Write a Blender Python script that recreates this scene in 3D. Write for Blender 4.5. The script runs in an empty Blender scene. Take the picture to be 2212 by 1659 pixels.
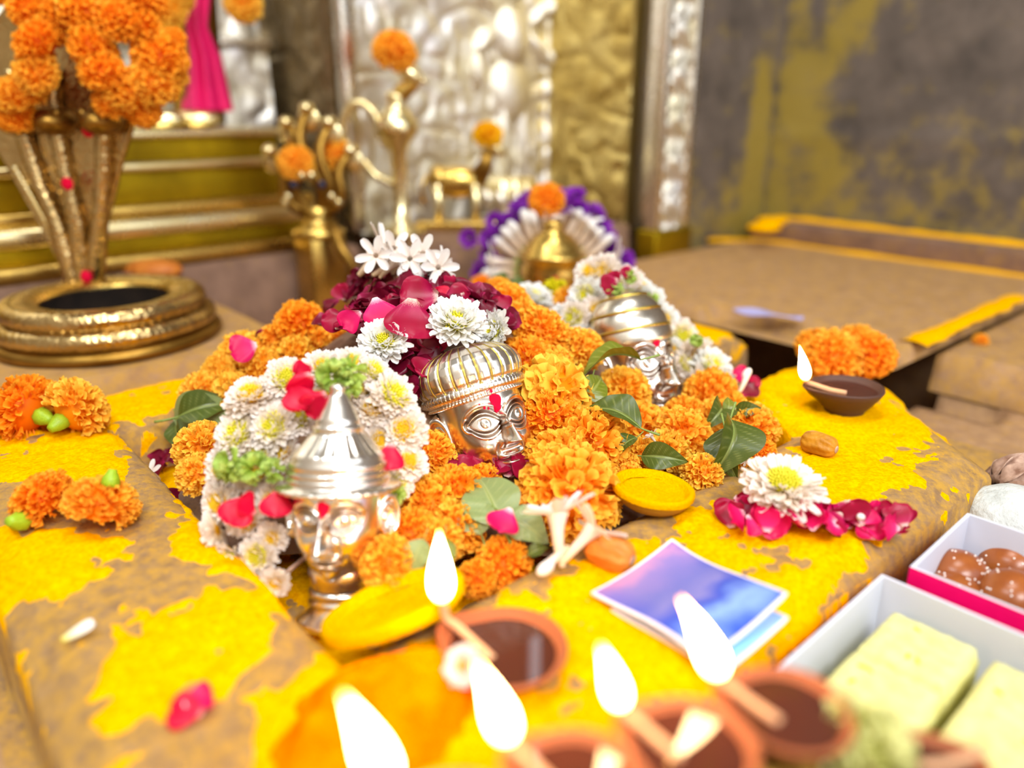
import bpy, math, random
import numpy as np
from mathutils import Vector, Matrix, Quaternion

SC = bpy.context.scene
COL = SC.collection
RNG = np.random.default_rng(7)
random.seed(7)

# ------------------------------------------------------------------ camera, world, lights, exposure
FPX, PITCH, CAMH = 1640.0, math.radians(20.0), 0.20      # focal length in pixels of a 2212 px wide frame
cam_d = bpy.data.cameras.new('camera')
cam = bpy.data.objects.new('camera', cam_d); COL.objects.link(cam)
cam.location = (0, 0, CAMH); cam.rotation_euler = (math.pi/2 - PITCH, 0, 0)
cam_d.sensor_width = 36.0; cam_d.lens = 36.0*FPX/2212.0
cam_d.clip_start = 0.01; cam_d.clip_end = 50
cam_d.dof.use_dof = True; cam_d.dof.focus_distance = 0.44; cam_d.dof.aperture_fstop = 2.7
SC.camera = cam
W = bpy.data.worlds.new('world'); SC.world = W; W.use_nodes = True
W.node_tree.nodes['Background'].inputs[0].default_value = (0.93, 0.96, 1.0, 1)
W.node_tree.nodes['Background'].inputs[1].default_value = 2.0
def area(name, loc, target, size, size_y, power, col):
    l = bpy.data.lights.new(name, 'AREA'); l.shape = 'RECTANGLE'; l.size = size; l.size_y = size_y
    l.energy = power; l.color = col
    o = bpy.data.objects.new(name, l); COL.objects.link(o); o.location = loc
    o.rotation_euler = (Vector(target)-Vector(loc)).to_track_quat('-Z', 'Y').to_euler()
    return o
area('ceiling_lamp', (0.10, 0.45, 1.9), (0.05, 0.55, 0), 0.7, 0.35, 11, (1.0, 0.98, 0.95))
area('wall_lamp', (-0.55, 0.05, 1.35), (0.0, 0.6, 0.05), 0.5, 0.12, 5, (0.9, 0.96, 1.0))
area('door_lamp', (0.35, -0.6, 1.15), (0.1, 0.6, 0.05), 0.6, 0.4, 17, (0.95, 0.98, 1.0))
SC.view_settings.view_transform = 'Standard'; SC.view_settings.look = 'None'
SC.view_settings.gamma = 1.0; SC.view_settings.use_curve_mapping = False
SC.view_settings.exposure = 0.46

# ------------------------------------------------------------------ places: a pixel of the photo -> a point of the scene
def ray(px, py):
    x = (px-1106.0)/FPX; y = (829.5-py)/FPX
    return np.array((x, math.cos(PITCH)+y*math.sin(PITCH), -math.sin(PITCH)+y*math.cos(PITCH)))
CAM = np.array((0, 0, CAMH))
def P(px, py, t): return CAM + ray(px, py)*t                         # at depth t
def at(px, py, z=0.0): d = ray(px, py); return CAM + d*((z-CAMH)/d[2])   # on the level z
CA, SA = 0.755, 0.656                                                # the shrine stands 41 degrees askew to the lens
def ab(a, b, z=0.0): return np.array((CA*a-SA*b, SA*a+CA*b, z))
def on_b(px, py, b):
    d = ray(px, py); return CAM + d*(b/(-SA*d[0]+CA*d[1]))
def on_a(px, py, a):
    d = ray(px, py); return CAM + d*(a/(CA*d[0]+SA*d[1]))
ROT = math.atan2(SA, CA)

# ------------------------------------------------------------------ noise
_perm = np.random.default_rng(3).random((64, 64, 64))
def vnoise(x, y, z=0.0):
    x = np.asarray(x, float); y = np.asarray(y, float); z = np.asarray(z, float)+np.zeros_like(x)
    xi, yi, zi = np.floor(x).astype(int), np.floor(y).astype(int), np.floor(z).astype(int)
    f = lambda q: q*q*(3-2*q)
    u, v, w = f(x-xi), f(y-yi), f(z-zi)
    g = lambda i, j, k: _perm[(xi+i) & 63, (yi+j) & 63, (zi+k) & 63]
    l = lambda a, b, t: a+(b-a)*t
    return l(l(l(g(0,0,0), g(1,0,0), u), l(g(0,1,0), g(1,1,0), u), v), l(l(g(0,0,1), g(1,0,1), u), l(g(0,1,1), g(1,1,1), u), v), w)
def fbm(x, y, z=0.0, o=4):
    s = 0; a = 0.5; n = 0
    for i in range(o):
        s = s+a*vnoise(x, y, z); n += a; a *= 0.5; x = np.asarray(x)*2.03+7.1; y = np.asarray(y)*2.03+3.7; z = np.asarray(z)*2.03+1.3
    return s/n
def sstep(e0, e1, x):
    t = np.clip((x-e0)/(e1-e0), 0, 1); return t*t*(3-2*t)
def gauss(x, w): return np.exp(-(x/w)**2)

# ------------------------------------------------------------------ mesh helpers
class MB:
    """collects shapes; build() links them as one mesh object"""
    def __init__(s): s.v = []; s.f = []; s.t = []; s.m = []; s.n = 0
    def add(s, v, f, t=None, m=0):
        v = np.asarray(v, float).reshape(-1, 3)
        s.v.append(v); s.t.append(np.zeros(len(v)) if t is None else np.asarray(t, float).ravel())
        for q in f: s.f.append(tuple(int(i)+s.n for i in q)); s.m.append(m)
        s.n += len(v); return s
    def box(s, lo, hi, rot=None, bevel=0.0, m=0):
        lo = np.array(lo, float); hi = np.array(hi, float); c = (lo+hi)/2; h = (hi-lo)/2
        b = min(bevel, h.min()*0.9)
        if b <= 0:
            v = np.array([[x, y, z] for x in (-1, 1) for y in (-1, 1) for z in (-1, 1)])*h
            f = [(0,1,3,2), (4,6,7,5), (0,4,5,1), (2,3,7,6), (0,2,6,4), (1,5,7,3)]
        else:
            bm = __import__('bmesh').new(); __import__('bmesh').ops.create_cube(bm, size=2)
            for q in bm.verts: q.co = Vector(np.array(q.co)*h)
            __import__('bmesh').ops.bevel(bm, geom=bm.edges[:], offset=b, segments=3, affect='EDGES', profile=0.5)
            bm.verts.index_update(); v = np.array([q.co[:] for q in bm.verts]); f = [[q.index for q in fc.verts] for fc in bm.faces]; bm.free()
        v = v+c
        if rot is not None: v = v@np.array(rot).T
        return s.add(v, f, None, m)
    def grid(s, X, t=None, wrap=False, m=0, flip=False):
        """X: (nu, nv, 3) points; wrap closes u"""
        nu, nv = X.shape[:2]; i = np.arange(nu if wrap else nu-1)[:, None]; j = np.arange(nv-1)[None, :]
        i2 = (i+1) % nu
        f = np.stack([i*nv+j, i2*nv+j, i2*nv+j+1, i*nv+j+1], -1).reshape(-1, 4)
        if flip: f = f[:, ::-1]
        return s.add(X.reshape(-1, 3), f, None if t is None else np.broadcast_to(t, (nu, nv)), m)
    def lathe(s, prof, n=32, c=(0, 0, 0), mod=None, t=None, m=0):
        prof = np.array(prof, float); th = np.linspace(0, 2*math.pi, n, endpoint=False)
        R = prof[None, :, 0]*np.ones((n, 1)); Z = prof[None, :, 1]*np.ones((n, 1)); T = th[:, None]*np.ones((1, len(prof)))
        if mod is not None: R, Z = mod(T, R, Z)
        X = np.stack([R*np.cos(T), R*np.sin(T), Z], -1)+np.array(c)
        return s.grid(X, t, wrap=True, m=m)
    def tube(s, pts, rad, n=10, m=0, t=None, cap=True):
        pts = np.array(pts, float); k = len(pts); rad = np.broadcast_to(np.array(rad, float), (k,))
        tg = np.gradient(pts, axis=0); tg /= np.linalg.norm(tg, axis=1)[:, None]+1e-12
        up = np.array((0, 0, 1.0)) if abs(tg[0][2]) < 0.9 else np.array((1.0, 0, 0))
        X = []
        nrm = np.cross(tg[0], up); nrm /= np.linalg.norm(nrm)
        for i in range(k):
            nrm = nrm-tg[i]*nrm.dot(tg[i]); nrm /= np.linalg.norm(nrm); bi = np.cross(tg[i], nrm)
            a = np.linspace(0, 2*math.pi, n, endpoint=False)[:, None]
            X.append(pts[i]+rad[i]*(np.cos(a)*nrm+np.sin(a)*bi))
        X = np.array(X).transpose(1, 0, 2)
        s.grid(X, t, wrap=True, m=m)
        if cap:
            base = s.n-n*k
            s.f.append(tuple(base+i*k for i in range(n))[::-1]); s.m.append(m)
            s.f.append(tuple(base+i*k+k-1 for i in range(n))); s.m.append(m)
        return s
    def ball(s, c, r, n=14, k=9, m=0, rot=None, t=None):
        ph = np.linspace(0, math.pi, k)
        th = np.linspace(0, 2*math.pi, n, endpoint=False)
        X = np.stack([np.cos(th)[:, None]*np.sin(ph), np.sin(th)[:, None]*np.sin(ph), np.ones((n, 1))*np.cos(ph)], -1)*np.array(r)
        if rot is not None: X = X@np.array(rot).T
        return s.grid(X+np.array(c), t, wrap=True, m=m, flip=True)
    def mesh(s, name, mats, smooth=True):
        me = bpy.data.meshes.new(name)
        V = np.concatenate(s.v) if s.v else np.zeros((0, 3))
        me.vertices.add(len(V)); me.vertices.foreach_set('co', V.ravel())
        lens = np.array([len(q) for q in s.f]); flat = np.concatenate([np.array(q) for q in s.f]) if len(set(lens)) > 1 else np.array(s.f).ravel()
        me.loops.add(int(lens.sum())); me.loops.foreach_set('vertex_index', flat.astype(np.int32))
        me.polygons.add(len(lens)); st = np.concatenate([[0], np.cumsum(lens)[:-1]]).astype(np.int32)
        me.polygons.foreach_set('loop_start', st)
        me.polygons.foreach_set('material_index', np.array(s.m, np.int32))
        me.polygons.foreach_set('use_smooth', np.full(len(lens), smooth))
        for q in (mats if isinstance(mats, (list, tuple)) else [mats]): me.materials.append(q)
        at_ = me.attributes.new('t', 'FLOAT', 'POINT'); at_.data.foreach_set('value', np.concatenate(s.t).astype(np.float32))
        me.update(calc_edges=True); me.validate()
        return me
    def build(s, name, mats, parent=None, smooth=True):
        return link(name, s.mesh(name, mats, smooth), parent)
def link(name, me, parent=None):
    o = bpy.data.objects.new(name, me); COL.objects.link(o)
    if parent is not None: o.parent = parent
    return o
def tag(o, label=None, cat=None, group=None, kind=None):
    if label: o['label'] = label
    if cat: o['category'] = cat
    if group: o['group'] = group
    if kind: o['kind'] = kind
    return o
def thing(name, label, cat, loc=(0, 0, 0), rz=0.0, group=None):
    o = bpy.data.objects.new(name, None); COL.objects.link(o); o.empty_display_size = 0.01
    o.location = Vector(loc); o.rotation_euler = (0, 0, rz)
    return tag(o, label, cat, group)
def aim(o, n, spin=0.0):
    """turn the object's +Z towards n"""
    q = Vector(n).normalized().to_track_quat('Z', 'Y') @ Quaternion((0, 0, 1), spin)
    o.rotation_mode = 'QUATERNION'; o.rotation_quaternion = q
def rotz(a): c, s_ = math.cos(a), math.sin(a); return np.array(((c, -s_, 0), (s_, c, 0), (0, 0, 1)))
RAB = np.array(((CA, -SA, 0), (SA, CA, 0), (0, 0, 1)))              # (a, b, z) -> world
def tocam(p): d = CAM-np.array(p); return d/np.linalg.norm(d)

# ------------------------------------------------------------------ materials
def lin(c):
    if isinstance(c, str): c = [int(c[i:i+2], 16)/255 for i in (0, 2, 4)]
    return tuple(((x/12.92) if x <= 0.04045 else ((x+0.055)/1.055)**2.4) for x in c)+(1.0,)
class NT:
    def __init__(s, name):
        s.mat = bpy.data.materials.new(name); s.mat.use_nodes = True; s.t = s.mat.node_tree; s.b = s.t.nodes['Principled BSDF']
        s.out = s.t.nodes['Material Output']
    def n(s, typ, **kw):
        q = s.t.nodes.new(typ)
        for k, v in kw.items():
            if k in q.inputs: q.inputs[k].default_value = v
            else: setattr(q, k, v)
        return q
    def l(s, a, b): s.t.links.new(a, b)
    def attr(s, name='t'): return s.n('ShaderNodeAttribute', attribute_name=name).outputs['Fac']
    def ramp(s, fac, stops):
        q = s.n('ShaderNodeValToRGB'); e = q.color_ramp.elements
        while len(e) < len(stops): e.new(0.5)
        for i, (p, c) in enumerate(stops): e[i].position = p; e[i].color = lin(c)
        s.l(fac, q.inputs['Fac']); return q.outputs['Color']
    def noise(s, scale, detail=4, rough=0.55, coord='Object'):
        tc = s.n('ShaderNodeTexCoord'); q = s.n('ShaderNodeTexNoise'); q.inputs['Scale'].default_value = scale
        q.inputs['Detail'].default_value = detail; q.inputs['Roughness'].default_value = rough
        s.l(tc.outputs[coord], q.inputs['Vector']); return q.outputs['Fac']
    def mix(s, fac, a, b):
        q = s.n('ShaderNodeMix', data_type='RGBA')
        for sock, v in ((q.inputs[0], fac), (q.inputs[6], a), (q.inputs[7], b)):
            if hasattr(v, 'is_linked'): s.l(v, sock)
            elif isinstance(v, (int, float)): sock.default_value = v
            else: sock.default_value = lin(v)
        return q.outputs[2]
    def math(s, op, a, b=0.0):
        q = s.n('ShaderNodeMath', operation=op)
        for i, v in enumerate((a, b)):
            if hasattr(v, 'is_linked'): s.l(v, q.inputs[i])
            else: q.inputs[i].default_value = v
        return q.outputs[0]
    def bump(s, h, strength=0.3, dist=0.002):
        q = s.n('ShaderNodeBump'); q.inputs['Strength'].default_value = strength; q.inputs['Distance'].default_value = dist
        s.l(h, q.inputs['Height']); s.l(q.outputs[0], s.b.inputs['Normal'])
    def col(s, c):
        if hasattr(c, 'is_linked'): s.l(c, s.b.inputs['Base Color'])
        else: s.b.inputs['Base Color'].default_value = lin(c)
        return s
    def pbr(s, rough=0.6, metal=0.0, spec=0.3):
        s.b.inputs['Roughness'].default_value = rough; s.b.inputs['Metallic'].default_value = metal
        s.b.inputs['Specular IOR Level'].default_value = spec; return s
    def translucent(s, colsock, fac):
        tr = s.n('ShaderNodeBsdfTranslucent'); mx = s.n('ShaderNodeMixShader'); mx.inputs[0].default_value = fac
        s.l(colsock, tr.inputs['Color']); s.l(s.b.outputs[0], mx.inputs[1]); s.l(tr.outputs[0], mx.inputs[2]); s.l(mx.outputs[0], s.out.inputs['Surface'])
def petal_mat(name, stops, rough=0.55, tr=0.3, nscale=40, namt='808080'):
    q = NT(name); c = q.ramp(q.math('ADD', q.attr(), q.math('MULTIPLY', q.math('SUBTRACT', q.noise(nscale), 0.5), 0.25)), stops)
    q.col(c).pbr(rough, 0, 0.25); q.translucent(c, tr); return q.mat
def plain(name, c, rough=0.5, metal=0.0, spec=0.4, c2=None, nscale=60, bump=0.0, bscale=200, bdist=0.001):
    q = NT(name)
    q.col(q.ramp(q.noise(nscale), [(0.35, c), (0.65, c2)]) if c2 else c).pbr(rough, metal, spec)
    if bump: q.bump(q.noise(bscale), bump, bdist)
    return q.mat
M = {}
M['marigold'] = petal_mat('marigold_petal', [(0.0, 'ff8e00'), (0.45, 'ffac20'), (1.0, 'ffc844')])
M['marigold_deep'] = petal_mat('marigold_deep_petal', [(0.0, 'ff7c00'), (0.45, 'ff9c14'), (1.0, 'ffb830')])
M['marigold_gold'] = petal_mat('marigold_gold_petal', [(0.0, 'ff9a00'), (0.45, 'ffba2c'), (1.0, 'ffd450')])
M['lime_flower'] = petal_mat('lime_flower_petal', [(0.0, 'b4a800'), (1.0, 'f4ea20')])
M['pale_flower'] = petal_mat('pale_flower_petal', [(0.0, 'b0b048'), (1.0, 'e8e6a0')])
M['yellow_flower'] = petal_mat('yellow_flower_petal', [(0.0, 'f09a00'), (1.0, 'ffd810')])
M['white_petal'] = petal_mat('white_petal', [(0.0, 'ece060'), (0.3, 'f6f0c8'), (0.7, 'f4f2ec'), (1.0, 'f4f4f2')], 0.5, 0.25)
M['blush_petal'] = petal_mat('blush_petal', [(0.0, 'f0cc70'), (0.35, 'f8e8cc'), (1.0, 'f6eee8')], 0.5, 0.25)
M['disc'] = petal_mat('flower_disc', [(0.0, 'c8c800'), (1.0, 'fff04a')], 0.6, 0.15)
M['disc_gold'] = petal_mat('flower_disc_gold', [(0.0, 'e8a000'), (1.0, 'ffdc30')], 0.6, 0.15)
M['rose'] = petal_mat('rose_petal_crimson', [(0.0, 'ecd4c4'), (0.16, 'b01050'), (0.5, '980a30'), (1.0, 'a80f3c')], 0.36, 0.2)
M['rose_dark'] = petal_mat('rose_petal_maroon', [(0.0, 'a02050'), (0.3, '700a28'), (1.0, '640820')], 0.34, 0.15)
M['rose_pink'] = petal_mat('rose_petal_pink', [(0.0, 'ffe8f0'), (0.2, 'f02878'), (0.6, 'd8105c'), (1.0, 'd40c58')], 0.4, 0.25)
M['rose_red'] = petal_mat('rose_petal_red', [(0.0, 'f0b0b0'), (0.15, 'd80c3c'), (1.0, 'd00838')], 0.4, 0.25)
M['purple'] = petal_mat('purple_petal', [(0.0, '7a18a0'), (1.0, '9634bc')], 0.5, 0.3)
M['tuberose'] = petal_mat('tuberose_petal', [(0.0, 'f0d4a8'), (0.4, 'f4e6d8'), (1.0, 'f2f0ee')], 0.42, 0.25)
M['bud_green'] = plain('bud_green', 'b4d060', 0.5, c2='8cb840')
M['calyx'] = plain('calyx_green', 'a8c828', 0.45, c2='7ca018')
M['stamen'] = plain('stamen_ochre', 'e8a030', 0.6, c2='d48a18')
def leaf_mat(name, c1, c2, vein):
    q = NT(name); t = q.attr()                                   # t: 0..1 blade, >1 on the midrib
    uv = q.n('ShaderNodeAttribute', attribute_name='vein').outputs['Fac']
    c = q.mix(q.math('MULTIPLY', uv, 0.75), q.ramp(q.noise(90), [(0.3, c1), (0.7, c2)]), vein)
    q.col(c).pbr(0.34, 0, 0.5); q.translucent(c, 0.22); q.bump(uv, 0.3, 0.0006); return q.mat
M['leaf'] = leaf_mat('leaf_dark', '58661e', '46561e', '98a058')
M['leaf_olive'] = leaf_mat('leaf_olive', '7c8420', '687420', 'b4b45c')
M['leaf_pale'] = leaf_mat('leaf_pale', '94a468', '86985c', 'b8bc7c')
M['coriander'] = petal_mat('coriander_leaf', [(0.0, 'a0bc38'), (1.0, 'c4dc78')], 0.5, 0.3)
M['stem'] = plain('stem_green', '8a9c48', 0.5, c2='70843c')
def metal(name, c, c2, rough, nscale=50, bump=0.0, bscale=300, bdist=0.0008, r2=None):
    q = NT(name); n = q.noise(nscale, 5)
    q.col(q.ramp(n, [(0.3, c), (0.7, c2)])).pbr(rough, 1.0, 0.5)
    mr = q.n('ShaderNodeMapRange'); mr.inputs['To Min'].default_value = rough; mr.inputs['To Max'].default_value = r2 or rough*1.8
    q.l(n, mr.inputs['Value']); q.l(mr.outputs[0], q.b.inputs['Roughness'])
    if bump: q.bump(q.noise(bscale, 3), bump, bdist)
    return q.mat
M['silver'] = metal('silver', 'f6f2ec', 'ece6dc', 0.2, 80, r2=0.3)
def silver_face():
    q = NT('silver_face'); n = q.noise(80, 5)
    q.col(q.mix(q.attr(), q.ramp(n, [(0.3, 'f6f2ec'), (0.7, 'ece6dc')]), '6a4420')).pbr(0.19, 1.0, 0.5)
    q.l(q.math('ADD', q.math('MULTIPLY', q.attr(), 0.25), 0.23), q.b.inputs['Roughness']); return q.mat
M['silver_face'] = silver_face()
M['silver_dull'] = metal('silver_dull', 'e8e2d8', 'd8d0be', 0.2, 80)
M['silver_groove'] = metal('silver_gilt', 'd8c060', 'c0a850', 0.25, 80)
M['silver_relief'] = metal('silver_relief', 'eceaea', 'd8cfae', 0.36, 14, 0.5, 60, 0.004)
M['brass'] = metal('brass', 'dcb860', 'b89850', 0.2, 40, 0.15, 300)
M['brass_old'] = metal('brass_old', 'a8823c', '7e5c24', 0.28, 30, 0.3, 200)
M['brass_pale'] = metal('brass_pale', 'f4e8bc', 'dcc684', 0.2, 20)
M['brass_relief'] = metal('brass_relief', 'd8c480', 'b09448', 0.34, 12, 0.5, 60, 0.004)
M['brass_dark'] = metal('brass_dark', 'a08c68', '7c6848', 0.4, 18, 0.5, 60, 0.004)
def scales(name, c, c2):
    q = NT(name); tc = q.n('ShaderNodeTexCoord'); vo = q.n('ShaderNodeTexVoronoi'); vo.inputs['Scale'].default_value = 260
    q.l(tc.outputs['Object'], vo.inputs['Vector'])
    q.col(q.ramp(q.noise(25), [(0.3, c), (0.7, c2)])).pbr(0.24, 1.0, 0.5); q.bump(vo.outputs['Distance'], 0.5, 0.0012); return q.mat
M['brass_scale'] = scales('brass_scales', 'd8bc84', 'b09460')
M['tilak'] = plain('vermilion_paste', 'e00038', 0.75, c2='d40034', spec=0.15, bump=0.4, bscale=900)
M['olive_brass'] = metal('olive_brass', 'b89c1c', '8c7418', 0.35, 18)
M['powder'] = plain('turmeric_powder', 'fabc00', 0.95, spec=0.0, c2='eaa000', nscale=420, bump=0.9, bscale=700, bdist=0.0010)
M['powder_bowl'] = plain('turmeric_in_bowl', 'fcc000', 0.95, spec=0.0, c2='f2b000', nscale=14, bump=0.5, bscale=22, bdist=0.02)
M['powder_orange'] = plain('orange_powder', 'ff8a00', 0.95, spec=0.0, c2='ff6c00', nscale=90, bump=0.5, bscale=500)
def stone(name, c, c2, dust, dustamt, sc=9.0, rough=0.8, bump=0.6):
    q = NT(name); base = q.ramp(q.noise(sc*3, 8, 0.65), [(0.3, c), (0.7, c2)])
    mask = q.ramp(q.math('ADD', q.noise(sc*5, 8, 0.7), q.attr()), [(0.5-dustamt*0.3, '000000'), (0.72-dustamt*0.3, 'ffffff')])
    q.col(q.mix(q.math('MULTIPLY', mask, 0.72), base, dust)).pbr(rough, 0, 0.3); q.bump(q.noise(160, 8, 0.7), bump, 0.0018); return q.mat
M['stone'] = stone('altar_stone', 'a48258', '826444', 'c89830', 0.22, 30.0)
M['stone_floor'] = stone('floor_stone', 'b48e66', '8e6a4a', 'b88c3c', 0.28, 16.0)
M['plaster'] = plain('lime_plaster', 'c8c0b4', 0.9, c2='b4aca0', nscale=6)
M['stone_red'] = stone('riser_stone', '8c6c58', '6c5040', '98743c', 0.1)
M['stone_wall'] = stone('wall_stone', '74685e', '4c443e', 'a48c2c', 0.12, 5.0, 0.55)
M['clay'] = plain('clay_dark', '5a3c30', 0.45, c2='452c24', nscale=80, bump=0.3, bscale=300)
M['clay_orange'] = plain('clay_terracotta', 'b06238', 0.65, c2='94502c', nscale=80, bump=0.3, bscale=300)
M['oil'] = plain('lamp_oil', '4a2418', 0.03, spec=0.8)
M['wick'] = plain('cotton_wick', 'e8b890', 0.9, c2='c08c60', nscale=300)
q = NT('flame'); t = q.attr()
c = q.ramp(t, [(0.0, 'ff8a30'), (0.2, 'ffce90'), (0.75, 'ffd89c'), (1.0, 'ffa030')])
st = q.n('ShaderNodeMapRange'); q.l(q.math('MULTIPLY', t, q.math('SUBTRACT', 1.12, t)), st.inputs['Value']); st.inputs['From Max'].default_value = 0.25
st.inputs['To Min'].default_value = 1.2; st.inputs['To Max'].default_value = 42.0
em = q.n('ShaderNodeEmission'); q.l(c, em.inputs['Color']); q.l(st.outputs[0], em.inputs['Strength']); q.l(em.outputs[0], q.out.inputs['Surface']); M['flame'] = q.mat
M['date'] = plain('dried_date', 'c88a1c', 0.5, c2='a86c14', nscale=120, bump=0.5, bscale=150, bdist=0.002)
M['date_orange'] = plain('dried_date_orange', 'd88430', 0.5, c2='c06a24', nscale=120, bump=0.5, bscale=150, bdist=0.002)
M['shell'] = plain('coconut_shell', 'd09c18', 0.8, c2='a87414', nscale=70, bump=0.6, bscale=160, bdist=0.002)
M['card_in'] = plain('box_board_white', 'd2d4e0', 0.45)
M['card_out'] = plain('box_board_pink', 'f00c78', 0.4, c2='e80a70')
M['barfi'] = plain('barfi', 'e2de98', 0.75, c2='d8d282', nscale=150, bump=0.7, bscale=300, bdist=0.0015)
M['jamun'] = plain('fried_sweet', 'a05a28', 0.28, c2='7c3c1c', nscale=45, bump=0.15, bscale=120)
M['sugar'] = plain('sugar_grain', 'fff8f0', 0.3)
M['saffron'] = plain('saffron', 'f0b800', 0.6)
M['cloth'] = plain('pink_cloth', 'e8146c', 0.5, c2='d00c5c', nscale=14)
M['fruit'] = plain('green_fruit', 'c8cc58', 0.4, c2='a8b440', nscale=20)
M['husk'] = plain('dry_husk', 'c8a894', 0.8, c2='84604c', nscale=120)
M['white_lump'] = plain('white_lump', 'ccd0cc', 0.5, c2='b4b8b4', bump=0.7, bscale=160, bdist=0.003)
M['well_shade'] = plain('well_shade_black', '1a1512', 0.9, spec=0.1, c2='241c16')  # black that stands in for shade inside the cobra ring
M['dark_bead'] = plain('dark_bead', '20223a', 0.2)
q = NT('packet_print'); tc = q.n('ShaderNodeTexCoord'); sp = q.n('ShaderNodeSeparateXYZ'); q.l(tc.outputs['Object'], sp.inputs[0])
nz = q.math('MULTIPLY', q.math('SUBTRACT', q.noise(60), 0.5), 0.35)
g1 = q.ramp(q.math('ADD', q.math('MULTIPLY', q.math('ADD', sp.outputs['X'], 0.032), 15.6), nz), [(0.0, 'd890b4'), (0.18, '8c78b8'), (0.4, '6c6cb4'), (0.55, '7c78b8'), (0.66, '3c50b8'), (0.8, '84a4dc'), (1.0, '3454c0')])
g2 = q.ramp(q.math('ADD', q.math('MULTIPLY', q.math('ADD', sp.outputs['Y'], 0.03), 16.0), nz), [(0.0, 'ffffff'), (0.25, '000000'), (0.8, '000000'), (0.95, 'ffffff')])
q.col(q.mix(q.math('MULTIPLY', g2, 0.7), g1, '3448b4')).pbr(0.35, 0, 0.4); M['packet'] = q.mat
M['packet_pale'] = plain('packet_pale', '9cb8f0', 0.35, c2='88c4e8')
M['packet_edge'] = plain('packet_edge', 'f0e8f4', 0.4)
# ------------------------------------------------------------------ the setting: floor, walls, platforms
def hgrid(a0, a1, b0, b1, step):
    A, B = np.meshgrid(np.arange(a0, a1+step/2, step), np.arange(b0, b1+step/2, step), indexing='ij'); return A, B
def worldgrid(A, B, Z): return np.stack([CA*A-SA*B, SA*A+CA*B, Z], -1)
def abbox(mb, a0, a1, b0, b1, z0, z1, bevel=0.0, m=0): return mb.box((a0, b0, z0), (a1, b1, z1), RAB, bevel, m)
FL = -0.05
A, B = hgrid(-0.6, 1.25, -1.2, 1.2, 0.01)
DRAIN = ((A > 0.642) & (A < 1.0) & (B > 0.245) & (B < 0.60)) | ((A > 0.70) & (A < 0.735) & (B > 0.19) & (B < 0.255))
tag(MB().grid(worldgrid(A, B, FL-0.002+0.003*(fbm(A*9, B*9)-0.5)-0.14*DRAIN), t=-0.1+0*A).build('floor', M['stone_floor']), kind='structure')

def wall(name, p, q, z0, z1, mat, tfun=None, step=0.012, relief=None, thick=0.03):
    """upright sheet with thickness from ground point p to q (a, b); its front is on the right of p->q; relief(u, v) raises it"""
    p = np.array(p); q = np.array(q); L = np.linalg.norm(q-p); d = (q-p)/L; n = np.array((-d[1], d[0]))
    nu = max(2, int(L/step)); nv = max(2, int((z1-z0)/step))
    U, V = np.meshgrid(np.linspace(0, L, nu), np.linspace(z0, z1, nv), indexing='ij')
    h = relief(U, V) if relief is not None else 0*U
    a = p[0]+d[0]*U+n[0]*h; b = p[1]+d[1]*U+n[1]*h
    mb = MB().grid(worldgrid(a, b, V), t=(tfun(U, V) if tfun is not None else 0*U), flip=True)
    bk = worldgrid(p[0]+d[0]*U+n[0]*thick, p[1]+d[1]*U+n[1]*thick, V)[::nu-1, ::nv-1]; fr = worldgrid(a, b, V)[::nu-1, ::nv-1]
    c = np.concatenate([fr.reshape(-1, 3), bk.reshape(-1, 3)])
    mb.add(c, [(4,5,7,6), (0,1,5,4), (2,6,7,3), (0,4,6,2), (1,3,7,5)])
    return mb.build(name, mat)
def swirl(u, v, s=1.0, amp=0.006):
    n1 = fbm(u*20*s, v*20*s, 1.5, 2); n2 = fbm(u*45*s+4, v*45*s, 3.5, 2)
    return amp*(np.abs(np.sin(n1*13))*0.9+0.8*n2)
def blob(u, v, cu, cv, ru, rv, h, rot=0.0):
    c, s = math.cos(rot), math.sin(rot); x = (u-cu)*c+(v-cv)*s; y = -(u-cu)*s+(v-cv)*c
    return h*np.sqrt(np.clip(1-(x/ru)**2-(y/rv)**2, 0, None))
ZT = 0.80; ZW = 2.0
tag(wall('wall_niche_back', (-0.6, 1.18), (0.55, 1.18), FL, ZW, M['stone_wall'], step=0.05), kind='structure')
tag(wall('wall_niche_side', (0.545, 1.18), (0.545, 0.95), FL, ZW, M['stone_wall'], step=0.05), kind='structure')
tag(wall('wall_left', (-0.6, -1.2), (-0.6, 1.18), FL, ZW, M['plaster'], step=0.05), kind='structure')
o = abbox(MB(), -0.65, 1.25, -1.2, 1.23, ZW, ZW+0.05).build('ceiling', M['plaster']); tag(o, kind='structure')
o = abbox(MB(), -0.65, 0.15, -1.25, -1.2, FL, ZW).build('wall_front', M['plaster']); tag(o, kind='structure')     # a doorway stays open beside it
o = abbox(MB(), 0.15, 1.25, -1.25, -1.2, 1.7, ZW).build('wall_lintel', M['plaster']); tag(o, kind='structure')
def wall_dust(u, v):                                            # turmeric smeared on the stone of the corner
    s = 1.0*gauss(u-0.215, 0.028)*sstep(0.36, 0.16, v)+0.3*sstep(0.16, 0.02, v)
    return s*0.55-0.10
tag(wall('wall_corner', (0.94, 0.72), (1.2, 0.72), FL, ZW, M['stone_wall'], wall_dust, relief=lambda u, v: -0.004*fbm(u*9, v*9)), kind='structure')
def wall_dust2(u, v):
    s = 0.55*gauss(u-0.085-0.06*(v-0.2)-0.03*np.sin(v*22), 0.045)*sstep(0.04, 0.16, v)+0.35*gauss(u-0.02, 0.025)+0.32*sstep(0.24, 0.0, v)
    return s*0.55-0.11
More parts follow.
